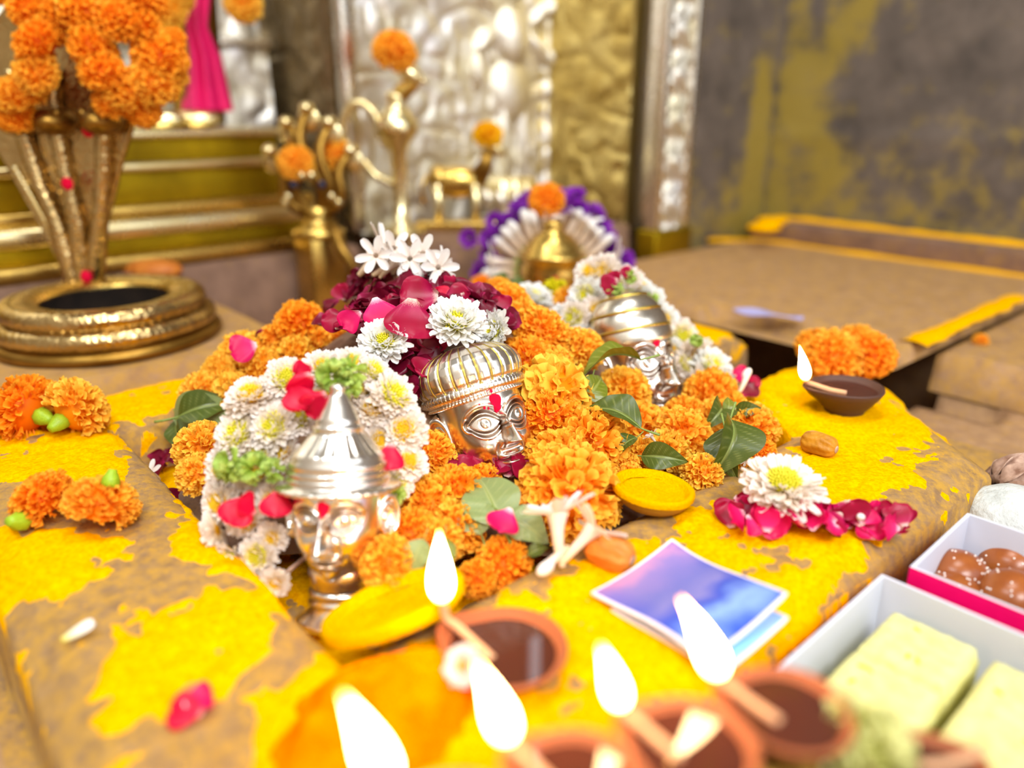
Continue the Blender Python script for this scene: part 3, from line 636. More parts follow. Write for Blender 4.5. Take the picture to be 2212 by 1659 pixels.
# ------------------------------------------------------------------ the silver heads (unit: half a face width; front = -Y, up = Z)
def face_r(th, z, style):
    """radius of the face at azimuth th (0 = front) and height z (0 chin .. 2.5)"""
    zc = 1.55
    base = np.where(z < zc, np.clip(1-(np.clip(zc-z, 0, None)/1.62)**2.6, 0.0, 1)**0.5, np.clip(1-(np.clip(z-zc, 0, None)/2.4)**2, 0, 1)**0.5)
    jaw = 1-0.10*sstep(1.2, 0.1, z)*(1-gauss(th, 0.5))
    R = base*jaw*(1.0+0.03*gauss(th, 0.9)*0)
    s = th*1.0; h = 0*th
    ax = np.abs(s)
    # sockets, cheeks, chin, forehead
    h = h-0.075*gauss(ax-0.40, 0.30)*gauss(z-1.46, 0.20)+0.075*gauss(ax-0.52, 0.30)*gauss(z-0.92, 0.28)+0.13*gauss(ax, 0.24)*gauss(z-0.22, 0.17)
    h = h+0.03*gauss(ax, 0.7)*gauss(z-2.0, 0.3)
    # brows
    bz = 1.66+0.17*np.sin(np.clip((ax-0.08)/0.8, 0, 1)*math.pi)**0.8-0.06*np.clip((ax-0.08)/0.8, 0, 1)
    h = h+0.055*gauss(z-bz, 0.05)*sstep(0.06, 0.16, ax)*sstep(0.95, 0.75, ax)
    # eyes: almond with a double lid and a pupil
    hw, hh, ez = (0.34, 0.17, 1.43) if style == 'big' else (0.29, 0.135, 1.45)
    ex = ax-0.43; e = hh*(1-(ex/hw)**2); dz = z-(ez+0.12*ex)
    d = np.abs(dz)-e; d = np.where(np.abs(ex) > hw, np.hypot(np.abs(ex)-hw, dz)*1.0, d)
    inside = sstep(0.02, -0.03, d)
    h = h+inside*(0.045+0.05*np.sqrt(np.clip(1-(ex/hw)**2-(dz/hh)**2, 0, 1)))
    h = h+0.038*gauss(d-0.045, 0.022)-0.02*gauss(d-0.0, 0.014)-0.03*gauss(d-0.095, 0.022)+0.028*gauss(d-0.135, 0.024)
    h = h+inside*(0.022*gauss(np.hypot(ex, dz)-0.0, 0.055)-0.016*gauss(np.hypot(ex, dz)-0.10, 0.016))
    # nose
    k = np.clip((1.62-z)/(1.62-0.93), 0, 1); on = sstep(1.72, 1.5, z)*sstep(0.80, 0.92, z)
    w = 0.085+0.10*k**1.5; ht = 0.09+0.30*k**1.1
    h = h+on*ht*np.clip(1-(ax/w)**1.5, 0, 1)**0.9
    h = h+0.13*gauss(ax-0.17, 0.075)*gauss(z-0.97, 0.08)*sstep(0.82, 0.9, z)
    # mouth
    zm = 0.60+0.16*ax**2; mw = sstep(0.44, 0.2, ax)
    h = h+0.10*mw*gauss(z-zm-0.075, 0.06)+0.11*sstep(0.36, 0.1, ax)*gauss(z-zm+0.085, 0.065)-0.05*sstep(0.46, 0.3, ax)*gauss(z-zm, 0.022)
    h = h-0.03*gauss(ax-0.46, 0.05)*gauss(z-0.66, 0.07)+0.03*gauss(ax, 0.4)*gauss(z-0.6, 0.25)
    # crease from the nose to the corner of the mouth
    h = h-0.028*gauss(ax-(0.27+0.28*(1.0-z)), 0.035)*sstep(0.5, 0.6, z)*sstep(1.02, 0.92, z)
    # brown tarnish, with crease shade painted in, along the incised lines
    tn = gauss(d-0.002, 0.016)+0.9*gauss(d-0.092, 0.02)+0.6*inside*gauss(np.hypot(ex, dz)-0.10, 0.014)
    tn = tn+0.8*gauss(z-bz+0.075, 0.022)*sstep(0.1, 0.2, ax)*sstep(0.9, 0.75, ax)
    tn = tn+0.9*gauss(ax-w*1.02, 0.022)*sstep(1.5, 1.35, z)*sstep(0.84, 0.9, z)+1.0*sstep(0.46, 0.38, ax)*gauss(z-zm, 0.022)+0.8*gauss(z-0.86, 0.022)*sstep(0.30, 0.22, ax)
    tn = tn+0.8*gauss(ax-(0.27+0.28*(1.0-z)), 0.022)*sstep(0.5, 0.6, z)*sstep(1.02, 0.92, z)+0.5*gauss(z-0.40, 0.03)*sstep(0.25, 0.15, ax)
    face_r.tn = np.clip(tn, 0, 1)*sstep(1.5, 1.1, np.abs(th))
    return R+1.35*h*sstep(1.75, 1.1, np.abs(th))
def face_pt(th, z, style, off=0.0):
    r = face_r(th, z, style)+off; return np.stack([r*np.sin(th)*0.93, -r*np.cos(th)*1.0, z], -1)
def face_mesh(style, ztop=2.35):
    s = np.linspace(-1, 1, 300); th = math.pi*(0.42*s+0.58*s**3); z = np.concatenate([np.linspace(-0.065, 0.3, 34)[:-1], np.linspace(0.3, 1.95, 190), np.linspace(1.97, ztop, 10)])
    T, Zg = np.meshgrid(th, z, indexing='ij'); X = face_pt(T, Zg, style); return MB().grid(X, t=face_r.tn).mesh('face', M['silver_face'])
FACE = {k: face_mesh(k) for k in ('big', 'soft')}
def ear_mesh():
    q = np.linspace(0, 1, 22); ph = np.linspace(0, 2*math.pi, 40, endpoint=False); Rr, T = np.meshgrid(q, ph, indexing='xy')
    out = 1+0.18*np.sin(T)*(np.sin(T) > 0)-0.15*(np.sin(T) < -0.5)
    x = 0.30*Rr*np.cos(T)*out; y = 0.52*Rr*np.sin(T)*out
    h = 0.13*gauss(Rr-0.80, 0.13)+0.07*gauss(Rr-0.48, 0.10)*(np.cos(T) < 0.6)-0.05*gauss(Rr-0.25, 0.2)+0.10*gauss(np.hypot(x, y+0.42), 0.13)-0.10*sstep(0.85, 1.0, Rr)
    return MB().grid(np.stack([x, y, h], -1), wrap=True).mesh('ear', M['silver'])
EAR = ear_mesh()
def head(name, label, loc, sc, yaw, roll, pitch, style, tk=(0.0, 1.93, 0.13, 0.16), zs=1.0):
    root = thing(name, label, 'mask', loc)
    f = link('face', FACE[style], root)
    for sd in (-1, 1):
        e = link('ear', EAR, root); e.location = (sd*0.98, 0.06, 1.30)
        e.rotation_euler = Matrix(((0, 0, 1) if sd > 0 else (0, 0, -1), (1, 0, 0) if sd > 0 else (-1, 0, 0), (0, 1, 0))).to_3x3().transposed().to_euler() if False else (math.pi/2, 0, sd*math.radians(52))
        e.scale = (sd*1.0, 1, 1); solid(e, 0.05)
    tx, tz, tw, thh = tk                                             # vermilion mark, laid on the brow
    r, p = np.meshgrid(np.linspace(0, 1, 8), np.linspace(0, 2*math.pi, 28, endpoint=False), indexing='xy')
    wob = 1+0.12*np.sin(3*p+1)+0.06*np.sin(5*p)
    X = face_pt(tx+tw*r*np.cos(p)*wob, tz+thh*r*np.sin(p)*wob, style, 0.0)
    X[..., 1] -= 0.030*np.sqrt(1-0.9*r**2)
    MB().grid(X, wrap=True).build('vermilion_mark', M['tilak'], root)
    root.scale = (sc, sc, sc*zs)
    root.rotation_mode = 'QUATERNION'
    root.rotation_quaternion = Matrix.Rotation(roll, 3, 'Y').to_quaternion() @ Matrix.Rotation(pitch, 3, 'X').to_quaternion() @ Matrix.Rotation(yaw, 3, 'Z').to_quaternion()
    return root
# ------------------------------------------------------------------ three silver heads in the pit
def on_head(root, mb, name, mat): return mb.build(name, M[mat], root)
h1 = head('deity_mask', 'silver deity head with a tall conical crown and wide brim', P(735, 1250, 0.362), 0.0226, math.radians(-5), 0, math.radians(-17), 'soft', (0.0, 1.70, 0.135, 0.16))
crown = [(0.0, 1.88), (0.98, 1.9), (1.24, 1.93), (1.29, 1.97), (1.27, 2.02), (1.08, 2.06), (1.04, 2.10), (1.08, 2.15), (1.08, 2.2), (1.0, 2.23), (1.05, 2.28), (1.05, 2.33), (0.98, 2.36), (1.02, 2.42), (1.02, 2.52), (0.96, 2.56), (0.97, 2.64),
         (0.88, 2.72), (0.72, 2.88), (0.58, 3.06), (0.5, 3.14), (0.53, 3.18), (0.53, 3.24), (0.46, 3.27), (0.47, 3.33), (0.42, 3.42), (0.3, 3.66), (0.2, 3.86), (0.13, 3.95), (0.16, 4.0), (0.15, 4.06), (0.09, 4.12), (0, 4.14)]
on_head(h1, MB().lathe(crown, 120, mod=lambda T, R, Z: (R*(1+0.012*np.cos(60*T)*((Z > 2.2) & (Z < 2.5))+0.018*np.cos(40*T)*((Z > 1.95) & (Z < 2.03))+0.02*np.cos(24*T)*((Z > 2.7) & (Z < 3.08))), Z)), 'crown', 'silver')
on_head(h1, MB().lathe([(0.0, -0.9), (0.98, -0.9), (1.0, -0.84), (0.92, -0.78), (0.74, -0.66), (0.64, -0.5), (0.6, -0.3), (0.66, -0.05), (0.72, 0.2), (0.6, 0.4), (0, 0.4)], 60, (0, 0.12, 0)), 'neck', 'silver')
on_head(h1, MB().lathe([(0.66, -0.5), (0.70, -0.46), (0.70, -0.42), (0.64, -0.38), (0.64, -0.34), (0.69, -0.28), (0.69, -0.22), (0.64, -0.18)], 60, (0, 0.1, 0)), 'neck_rings', 'silver')
h2 = head('deity_mask', 'silver deity head with large almond eyes and a fluted turban, tilted', P(1088, 1052, 0.448), 0.0275, math.radians(34), math.radians(-19), math.radians(-20), 'big', (-0.06, 1.80, 0.125, 0.20))
for th_, z_, r_ in ((-0.34, 1.74, 0.030), (-0.26, 1.70, 0.022), (-0.12, 2.02, 0.034), (-0.10, 1.60, 0.026), (-0.42, 1.84, 0.018)):
    MB().ball(face_pt(np.array(th_), np.array(z_), 'big', 0.02 if z_ < 1.9 else 0.10), (r_, r_*0.6, r_), 10, 7).build('vermilion_speck', M['tilak'], h2)
turb = [(1.06, 2.2), (1.10, 2.24), (1.16, 2.32), (1.19, 2.45), (1.19, 2.6), (1.14, 2.74), (1.03, 2.88), (0.84, 3.0), (0.55, 3.1), (0.25, 3.15), (0.0, 3.16)]
sp = np.linspace(0, 1, 60); turb = np.stack([np.interp(sp, np.linspace(0, 1, len(turb)), [q[0] for q in turb]), np.interp(sp, np.linspace(0, 1, len(turb)), [q[1] for q in turb])], -1)
NF = 26
on_head(h2, MB().lathe(turb, NF*12, mod=lambda T, R, Z: (R*(1-0.035*gauss(((T*NF/(2*math.pi)) % 1)-0.5, 0.12)+0.0*Z), Z)), 'turban', 'silver')
mb = MB()                                                            # gilt ribs lying in the flutes
for i in range(NF):
    th = (i+0.5)/NF*2*math.pi; mb.tube(np.stack([turb[4:48, 0]*0.972*math.cos(th), turb[4:48, 0]*0.972*math.sin(th), turb[4:48, 1]], -1), np.interp(np.linspace(0, 1, 44), [0, 1], [0.028, 0.012]), 6)
mb.build('turban_ribs', M['silver_groove'], h2)
on_head(h2, MB().lathe([(0.98, 2.0), (1.12, 2.06), (1.16, 2.11), (1.16, 2.19), (1.12, 2.24), (1.06, 2.26)], 560, mod=lambda T, R, Z: (R*(1-0.022*(np.cos(70*T) > 0.75)), Z)), 'ribbed_band', 'silver')
on_head(h2, MB().lathe([(0.96, 1.93), (1.05, 1.95), (1.075, 1.985), (1.05, 2.02), (0.98, 2.03)], 480, mod=lambda T, R, Z: (R*(1-0.02*(0.5+0.5*np.cos(80*T))), Z)), 'bead_band', 'silver')
h3 = head('deity_mask', 'silver deity head with a smooth ridged cap, half sunk in flowers', P(1402, 938, 0.565), 0.0292, math.radians(34), math.radians(-12), math.radians(-20), 'big', (-0.05, 1.84, 0.13, 0.14), 1.25)
ph = np.linspace(0.0, math.pi/2, 70); cap = np.stack([1.06*np.cos(ph)**0.9, 1.86+1.15*np.sin(ph)], -1)
on_head(h3, MB().lathe(np.concatenate([[(0.9, 1.80), (1.04, 1.82)], cap]), 120, mod=lambda T, R, Z: (R*(1+0.022*np.abs(np.sin((Z-1.8)*9))), Z)), 'cap', 'silver_dull')
for i, z in enumerate((2.14, 2.50, 2.82)):
    rr = 1.085*math.cos(math.asin(min(1, (z-1.86)/1.15)))**0.9; th = np.linspace(0, 2*math.pi, 90)
    on_head(h3, MB().tube(np.stack([rr*np.cos(th), rr*np.sin(th), z+0*th], -1), 0.03, 7, cap=False), 'gilt_ridge', 'silver_groove')

# ------------------------------------------------------------------ mound of stone under the flowers
MC = np.array((-0.055, 0.502))
def heap(x, y):
    r = np.hypot((x-MC[0])/1.0, (y-MC[1])/1.0); m = 0.092*np.exp(-(r/0.118)**2.6)
    r2 = np.hypot(x-0.08, y-0.56); return np.maximum(-0.012+0*x, -0.012+m+0.035*np.exp(-(r2/0.07)**2)*0.8)
xs, ys = np.meshgrid(np.linspace(-0.20, 0.15, 60), np.linspace(0.34, 0.66, 60), indexing='ij')
zz = heap(xs, ys)-0.012; av = CA*xs+SA*ys; bv = -SA*xs+CA*ys
dpit = np.minimum(np.minimum(av-0.112, 0.48-av), np.minimum(bv-0.23, 0.514-bv)); zz = np.where(dpit < 0, -0.035, np.maximum(zz, -0.034))
tag(MB().grid(np.stack([xs, ys, zz], -1)).build('stone_mound', M['stone_red']), 'rounded dark stone mound buried under the heaped flowers', 'mound')
def hit(px, py, lift=0.0):
    for t in np.arange(0.30, 0.60, 0.002):
        p = P(px, py, t)
        if p[2] < float(heap(p[0], p[1]))+lift: return p
    return P(px, py, 0.54)
def hnorm(p):
    e = 0.004; dx = (heap(p[0]+e, p[1])-heap(p[0]-e, p[1]))/(2*e); dy = (heap(p[0], p[1]+e)-heap(p[0], p[1]-e))/(2*e)
    n = np.array((-float(dx), -float(dy), 1.0)); return n/np.linalg.norm(n)
def depth(p): return p[1]*math.cos(PITCH)-(p[2]-CAMH)*math.sin(PITCH)
TL = ['finely ruffled marigold behind the side-seen white chrysanthemum', 'broad finely ruffled marigold topping the column beside the turban', 'deep orange marigold pressed against the fluted turban', 'finely ruffled marigold half hidden behind the turban chrysanthemums', 'golden marigold before the small white flower and capped head', 'orange marigold between the golden bloom and the open-petalled one', 'open marigold with broad loose golden petals', 'deep orange marigold under the open loose-petalled bloom', 'large orange marigold beneath the dark veined leaf', 'orange marigold between the turbaned face and the big marigold ball', 'largest orange marigold ball, behind the long tuberose', 'deep orange marigold between the pale leaf and the largest ball', 'orange marigold behind the open bloom next to the notched leaf', 'orange marigold under the stalk of the notched leaf']
RL = ['orange marigold beside the ear of the turbaned head', 'deep orange marigold between the two masks under the maroon petals', 'finely ruffled marigold under the chin petals of the turbaned head', 'finely ruffled marigold next to the brim of the crowned head', 'marigold below the broad pale green leaf', 'marigold at the ear of the crowned head', 'marigold at the cheek of the crowned head, above the leaning bowl', 'marigold on the pit edge behind the tall lamp flame', 'small marigold peeping over the broad pale green leaf', 'half hidden marigold between the leaning bowl and the pit edge', 'marigold above the small green leaves behind the leaning bowl']
CL = ['golden cup-petalled marigold at the cheek of the capped head', 'marigold below the golden one beside the veined leaf stalk', 'finely ruffled marigold under the chin of the capped head', 'finely ruffled marigold at the end of the white garland', 'marigold near the drain notch behind the curled leaf', 'big marigold with the tiny white blossom beside it', 'marigold between the capped chin and the big marigold', 'golden marigold behind the round powder bowl leaf', 'marigold half hidden under the dark veined leaf', 'marigold ball beside the folded wet leaf at the notch', 'marigold between the curled leaf and the folded wet leaf', 'small marigold lump at the edge of the drain notch', 'marigold squeezed behind the curled leaf']
def mar(px, py, rp, where, kind=None, lab_=None, t=None, n=None, calyx=False, jit=0.35):
    p = hit(px, py, 0.004) if t is None else P(px, py, t)
    r = rp*depth(p)/FPX
    nn = (hnorm(p)*0.8+tocam(p)*0.7 if n is None else np.array(n, float))+RNG.normal(size=3)*jit
    lab = {'turban': 'ruffled orange marigold bloom heaped beside the turbaned silver head', 'crown': 'orange marigold bloom packed between the crowned silver head and the oil lamp',
           'left': 'golden orange marigold bloom in the row along the back rim of the pit', 'cap': 'orange marigold bloom lying around the half sunk capped silver head',
           'mound': 'orange marigold bloom tucked beneath the dark rose petals on the mound', 'pitl': 'orange marigold bloom at the inner pit wall behind the white garland', 'bowl': 'orange marigold bloom around the round bowl of yellow powder'}[where]
    grp = {'turban': 'marigolds beside the turbaned head', 'crown': 'marigolds beside the crowned head', 'left': 'marigolds along the back rim', 'cap': 'marigolds around the capped head', 'mound': 'marigolds under the rose petals', 'pitl': 'marigolds at the pit wall', 'bowl': 'marigolds around the powder bowl'}[where]
    return marigold(p, r, nn, lab_ or lab, grp, kind, calyx)
for q in ((645, 702, 52), (685, 748, 46), (738, 738, 46), (590, 735, 36)): mar(*q, 'mound', t=0.545)
for q, t in (((527, 770, 52), 0.545), ((567, 800, 46), 0.53), ((480, 818, 50), 0.535), ((437, 852, 46), 0.525), ((505, 850, 42), 0.51), ((605, 775, 42), 0.54), ((640, 770, 42), 0.53), ((545, 745, 30), 0.555)):
    mar(*q, 'left', kind=random.choice(['m4', 'f2', 'm4', 'open']), t=t)
for q, t in (((440, 968, 58), 0.435), ((430, 1025, 44), 0.415)): mar(*q, 'pitl', t=t, kind='m4')
for q, t in (((930, 985, 52), 0.43), ((905, 905, 40), 0.47), ((985, 1065, 62), 0.405), ((920, 1090, 62), 0.395), ((985, 1140, 60), 0.385), ((890, 1150, 55), 0.375), ((840, 1215, 58), 0.352), ((1085, 1222, 58), 0.37), ((1045, 1045, 40), 0.42), ((1030, 1250, 40), 0.36), ((945, 1170, 50), 0.37)):
    mar(*q, 'crown', t=t, kind=random.choice(['f0', 'f1', 'm2', 'f0']), lab_=RL.pop(0))
for q, t, k in (((1100, 660, 48), 0.545, 'f1'), ((1165, 722, 62), 0.515, 'f1'), ((1140, 785, 60), 0.495, 'f0'), ((1130, 700, 50), 0.53, 'f1'), ((1255, 755, 48), 0.525, 'm4'), ((1190, 800, 50), 0.49, 'm0'), ((1205, 850, 78), 0.465, 'open'), ((1185, 905, 62), 0.455, 'f0'),
                ((1270, 965, 78), 0.445, 'm0'), ((1215, 1000, 74), 0.43, 'm3'), ((1228, 1065, 104), 0.405, 'm1'), ((1170, 1090, 58), 0.40, 'm2'), ((1250, 890, 52), 0.475, 'm0'), ((1300, 930, 45), 0.47, 'm1')):
    mar(*q, 'turban', kind=k, t=t, lab_=TL.pop(0))
for q, t, k in (((1347, 845, 52), 0.515, 'm4'), ((1378, 925, 56), 0.495, 'm3'), ((1478, 908, 50), 0.51, 'f1'), ((1532, 862, 60), 0.535, 'f1'), ((1570, 885, 45), 0.525, 'm0'), ((1475, 945, 62), 0.48, 'm1'), ((1428, 930, 46), 0.50, 'm1'), ((1440, 980, 48), 0.465, 'm4'), ((1330, 890, 40), 0.495, 'm0'),
                ((1620, 925, 55), 0.49, 'm1'), ((1585, 950, 45), 0.485, 'm0'), ((1640, 975, 32), 0.47, 'f0'), ((1545, 905, 42), 0.505, 'm3')):
    mar(*q, 'cap', kind=k, t=t, lab_=CL.pop(0))
for q, t, k in (((1515, 1022, 42), 0.435, 'm4'), ((1385, 985, 40), 0.46, 'm4'), ((1345, 1010, 35), 0.44, 'm0'), ((1605, 1008, 26), 0.455, 'm4'), ((1360, 1030, 30), 0.43, 'm3')): mar(*q, 'bowl', kind=k, t=t)
mar(1080, 628, 30, 'mound', t=0.60, kind='f1'); mar(1225, 650, 32, 'mound', t=0.63, kind='m4')
p = P(1198, 632, 0.64); marigold(p, 28*0.64/FPX, tocam(p), 'lime yellow flower tucked behind the mound of petals', None, 'lime')

# loose marigolds in pairs on the rim
def rim_mar(px, py, rp, n, lab, grp, kind, calyx, z=None):
    r = rp*depth(at(px, py, 0.02))/FPX; p = at(px, py, r*0.80) if z is None else at(px, py, z); return marigold(p, r, n, lab, grp, kind, calyx)
rim_mar(58, 884, 70, tocam((-0.3, 0.45, 0))*-0.35+np.array((-0.75, 0.1, 0.35)), 'ruffled orange marigold with green stalk beside a golden one on the rim', None, 'f0', True)
rim_mar(165, 886, 66, tocam((-0.3, 0.45, 0))*-0.5+np.array((0.5, 0.15, 0.35)), 'golden marigold showing its cut green stalk on the yellow rim', None, 'm4', True)
rim_mar(92, 1078, 64, (-0.45, -0.1, 0.7), 'deep orange marigold with a green leaf under it on the bare rim', None, 'f0', False)
rim_mar(220, 1090, 72, (0.15, 0.5, 0.75), 'bright orange marigold with a green stalk stub on top', None, 'f1', False)
c = link('calyx', CALYX); p = at(55, 1125, 0.006); put(c, p, (-0.2, -0.9, 0.5), 0, 0.02); tag(c, 'green flower calyx peeking from under the deep orange marigold', 'calyx')
c = link('calyx', CALYX); p = P(237, 1052, depth(at(220, 1090, 0.0))-0.03); put(c, p, (0.1, 0.5, 0.9), 0, 0.017); tag(c, 'short green stalk stub on the bright orange marigold', 'stalk')
for px, py, rp in ((1775, 755, 44), (1800, 768, 58), (1880, 766, 50), (1850, 742, 42), (1755, 745, 34)):
    rim_mar(px, py, rp, (RNG.normal()*0.4, -0.5, 0.7), 'orange marigold bloom clustered on the rim behind the right oil lamp' .replace('right ', 'dark '), 'marigolds behind the dark oil lamp', random.choice(['f0', 'f1']), False, z=0.016)

# ------------------------------------------------------------------ crimson rose petals on the mound
def rose_on(px, py, r, kind, lab, grp, t=None, n=None, spin=None, k=None):
    p = hit(px, py, 0.012) if t is None else P(px, py, t)
    nn = hnorm(p)+0.5*tocam(p)+RNG.normal(size=3)*0.55 if n is None else n
    return rosepetal(p, r, nn, kind, lab, grp, spin, k=k)
LR = 'dark crimson rose petal crumpled in the pile on the mound'; GR = 'dark rose petals on the mound'
cnt = 0
while cnt < 120:
    px, py = RNG.uniform(690, 1110), RNG.uniform(585, 735)
    top = np.interp(px, [690, 740, 800, 900, 1000, 1080, 1110], [690, 620, 588, 592, 615, 640, 680]); bot = np.interp(px, [690, 760, 860, 930, 1000, 1060, 1110], [715, 720, 745, 745, 690, 680, 700])
    if py < top or py > bot: continue
    cnt += 1; rose_on(px, py, RNG.uniform(0.011, 0.017), RNG.choice(['d', 'd', 'd', 'c']), LR, GR)
for i in range(26): rose_on(RNG.uniform(800, 935), RNG.uniform(735, 840), 0.014, RNG.choice(['d', 'd', 'c']), 'maroon rose petal wedged behind the fluted turban', 'petals behind the turban')
rose_on(885, 690, 0.025, 'c', 'large glossy crimson rose petal curling over the chrysanthemum', None, t=0.437, n=tocam(P(885, 690, 0.437))+np.array((0.25, 0, 0.1)), spin=2.9, k=1)
rose_on(910, 640, 0.021, 'c', 'broad crimson rose petal cupped upright on top of the pile', None, t=0.46, n=(0.2, -0.8, 0.5), spin=1.5)
rose_on(820, 672, 0.018, 'p', 'pink rose petal dusted with yellow among the dark pile', None, t=0.448, n=(0.2, -0.8, 0.5), spin=3.4)
rose_on(764, 690, 0.013, 'p', 'small magenta rose petal with a pale base in the pile', None, t=0.452, n=(-0.2, -0.9, 0.3), spin=2.4)
rose_on(952, 640, 0.012, 'r', 'bright red rose petal beside the white flowers on the mound', None, t=0.475, n=(0.1, -0.8, 0.5))
rose_on(530, 752, 0.0165, 'p', 'single magenta rose petal resting on the golden marigold row', None, t=0.515, n=(-0.1, -0.8, 0.55), spin=2.0, k=0)
for px, py in ((562, 722), (572, 735)): rose_on(px, py, 0.008, 'd', 'tiny maroon petal scrap above the golden marigold row', 'petal scraps on the marigold row', t=0.54)
rose_on(1090, 1123, 0.0135, 'p', 'bright pink rose petal lying on the pale green leaf', None, t=0.362, n=(0.1, -0.65, 0.7), spin=2.6, k=0)
for i, (px, py) in enumerate(((1010, 1012), (1045, 1018), (1075, 1014), (1100, 1008), (1130, 1006), (990, 1016))): rose_on(px, py, 0.0135, 'c', 'crimson rose petal under the chin of the turbaned head', 'petals under the chin', t=0.425, n=(RNG.normal()*0.2, -0.6, 0.8))
rose_on(1330, 695, 0.012, 'c', 'crimson petal stuck upright in the white garland of the capped head', None, t=0.565) if False else None
# dried petals on the pit floor at the left
for i, (px, py) in enumerate(((335, 990), (355, 1000), (345, 1010), (385, 1070), (400, 1080), (370, 985), (395, 1060), (415, 1085))):
    p = at(px, py, -0.022); rosepetal(p, 0.011, (RNG.normal()*0.5, RNG.normal()*0.5-0.4, 0.8), 'd', 'withered maroon petal on the powdery pit floor', 'withered petals on the pit floor')
tuberose(at(345, 1035, -0.024), at(318, 1012, -0.012), 'small white blossom among withered petals on the pit floor', None, 2)

# ------------------------------------------------------------------ white flowers on the mound
c = P(830, 742, 0.432); chrys(c, 68*0.432/FPX, tocam(c)+np.array((-0.15, 0, 0.9)), 'white chrysanthemum with lemon centre left of the large rose petal'.replace('left of', 'against'), None, 0)
c = P(985, 702, 0.442); chrys(c, 80*0.442/FPX, tocam(c)*0.6+np.array((0.05, 0, 0.85)), 'large white chrysanthemum resting on top of the fluted turban', None, 1)
c = P(1072, 716, 0.470); chrys(c, 58*0.47/FPX, tocam(c)*0.5+np.array((-0.75, -0.1, 0.25)), 'white chrysanthemum seen from its side behind the turban flower', None, 1)
c = P(908, 590, 0.515); chrys(c, 52*0.515/FPX, tocam(c)*0.4+np.array((0.1, 0.1, 0.9)), 'cream chrysanthemum under the tuberoses at the top of the mound', None, 0, 1)
c = P(1150, 648, 0.62); chrys(c, 55*0.62/FPX, tocam(c)*0.3+np.array((0.3, 0, 0.9)), 'white daisy like flower behind the mound next to the marigolds', None, 0)
c = P(1212, 690, 0.58); chrys(c, 42*0.58/FPX, tocam(c)*0.6+np.array((-0.5, 0, 0.6)), 'small white flower pressed against the capped head garland', None, 1)
T5 = 'white tuberose blossom lying on the crest of the mound'; GT = 'tuberoses on the crest of the mound'
for (b, e, k, t) in (((775, 585), (850, 505), 0, 0.53), ((805, 585), (880, 545), 1, 0.52), ((820, 590), (868, 540), 2, 0.515), ((860, 590), (920, 525), 3, 0.525), ((900, 575), (975, 575), 0, 0.52), ((880, 560), (940, 575), 1, 0.515), ((930, 600), (968, 565), 2, 0.52)):
    tuberose(P(b[0], b[1]+10, t), P(e[0], e[1]+8, t-0.005), T5, GT, k)
for (b, e, k, t) in (((852, 548), (846, 536), 0, 0.535), ((885, 566), (884, 556), 1, 0.525), ((915, 556), (920, 544), 2, 0.53), ((945, 590), (955, 584), 3, 0.522), ((822, 560), (815, 548), 2, 0.53)):
    tuberose(P(*b, t), P(*e, t-0.03), T5, GT, k, fat=1.0)
tuberose(P(800, 575, 0.53), P(792, 530, 0.53), 'green tuberose bud standing at the crest of the mound', None, 4)
tuberose(P(1215, 1225, 0.345), P(1178, 1075, 0.352), 'white tuberose with long tube beside the dried orange date', None, 3)
tuberose(P(1215, 1215, 0.345), P(1300, 1115, 0.352), 'open white tuberose above the dried orange date', None, 0)
tuberose(P(1228, 1180, 0.348), P(1150, 1240, 0.338), 'wilted tuberose tube hanging towards the front rim', None, 4)
tuberose(P(1420, 960, 0.45), P(1400, 935, 0.45), 'tiny white blossom on the marigolds of the capped head', None, 2)
tuberose(P(1610, 985, 0.45), P(1612, 1000, 0.445), 'tiny white star blossom beside the folded green leaf', None, 1)

# ------------------------------------------------------------------ white garlands around two heads
def garland(name, label, spots, t, cpx, mats=(2, 3), rose=(), green=(), back=0.25):
    root = thing(name, label, 'garland', P(cpx[0], cpx[1], t))
    inv = Matrix.Translation(-root.location)
    def keep_(o): o.matrix_parent_inverse = inv; return o
    for px, py, rp, dt in spots:
        p = P(px, py, t+dt); rad = np.array(((px-cpx[0])/150.0, 0.0, (cpx[1]-py)/150.0))
        keep_(chrys(p, 1.2*rp*(t+dt)/FPX, tocam(p)*0.75+rad*0.5+RNG.normal(size=3)*0.22, None, None, random.choice(mats), random.choice((0, 1, 1)), root)).children[0].scale = (1.35, 1.35, 1.15)
    for px, py, r, k, dt, sp in rose:
        p = P(px, py, t+dt); keep_(rosepetal(p, r, tocam(p)+RNG.normal(size=3)*0.3, k, spin=sp, parent=root))
    for px, py, r, dt in green:
        mb = MB(); rr = np.random.default_rng(px)
        for i in range(26):
            d = rr.normal(size=3); d /= np.linalg.norm(d); e1, e2, e3 = frame(d, rr.uniform(0, 6)); x, y, z, U, V = petal_grid(0.8, 0.34, 0.5, rr.uniform(-0.4, 0.4), rr, 7, 6, 0.25, 0.3)
            mb.grid(0.25*d+x[..., None]*e1+y[..., None]*e3+(z+0.1*np.sin(U*7)*V)[..., None]*e2, t=V)
        o = mb.build('green_sprig', M['coriander'], root); keep_(o); o.location = P(px, py, t+dt); o.scale = (r*0.75, r*0.75, r*0.75)
    pts = sorted(spots, key=lambda s: math.atan2(s[0]-cpx[0], s[1]-cpx[1]))
    th = MB().tube([P(s[0], s[1], t+s[3]+0.006) for s in pts], 0.0012, 5).build('thread', M['husk'], root); keep_(th)
    return root
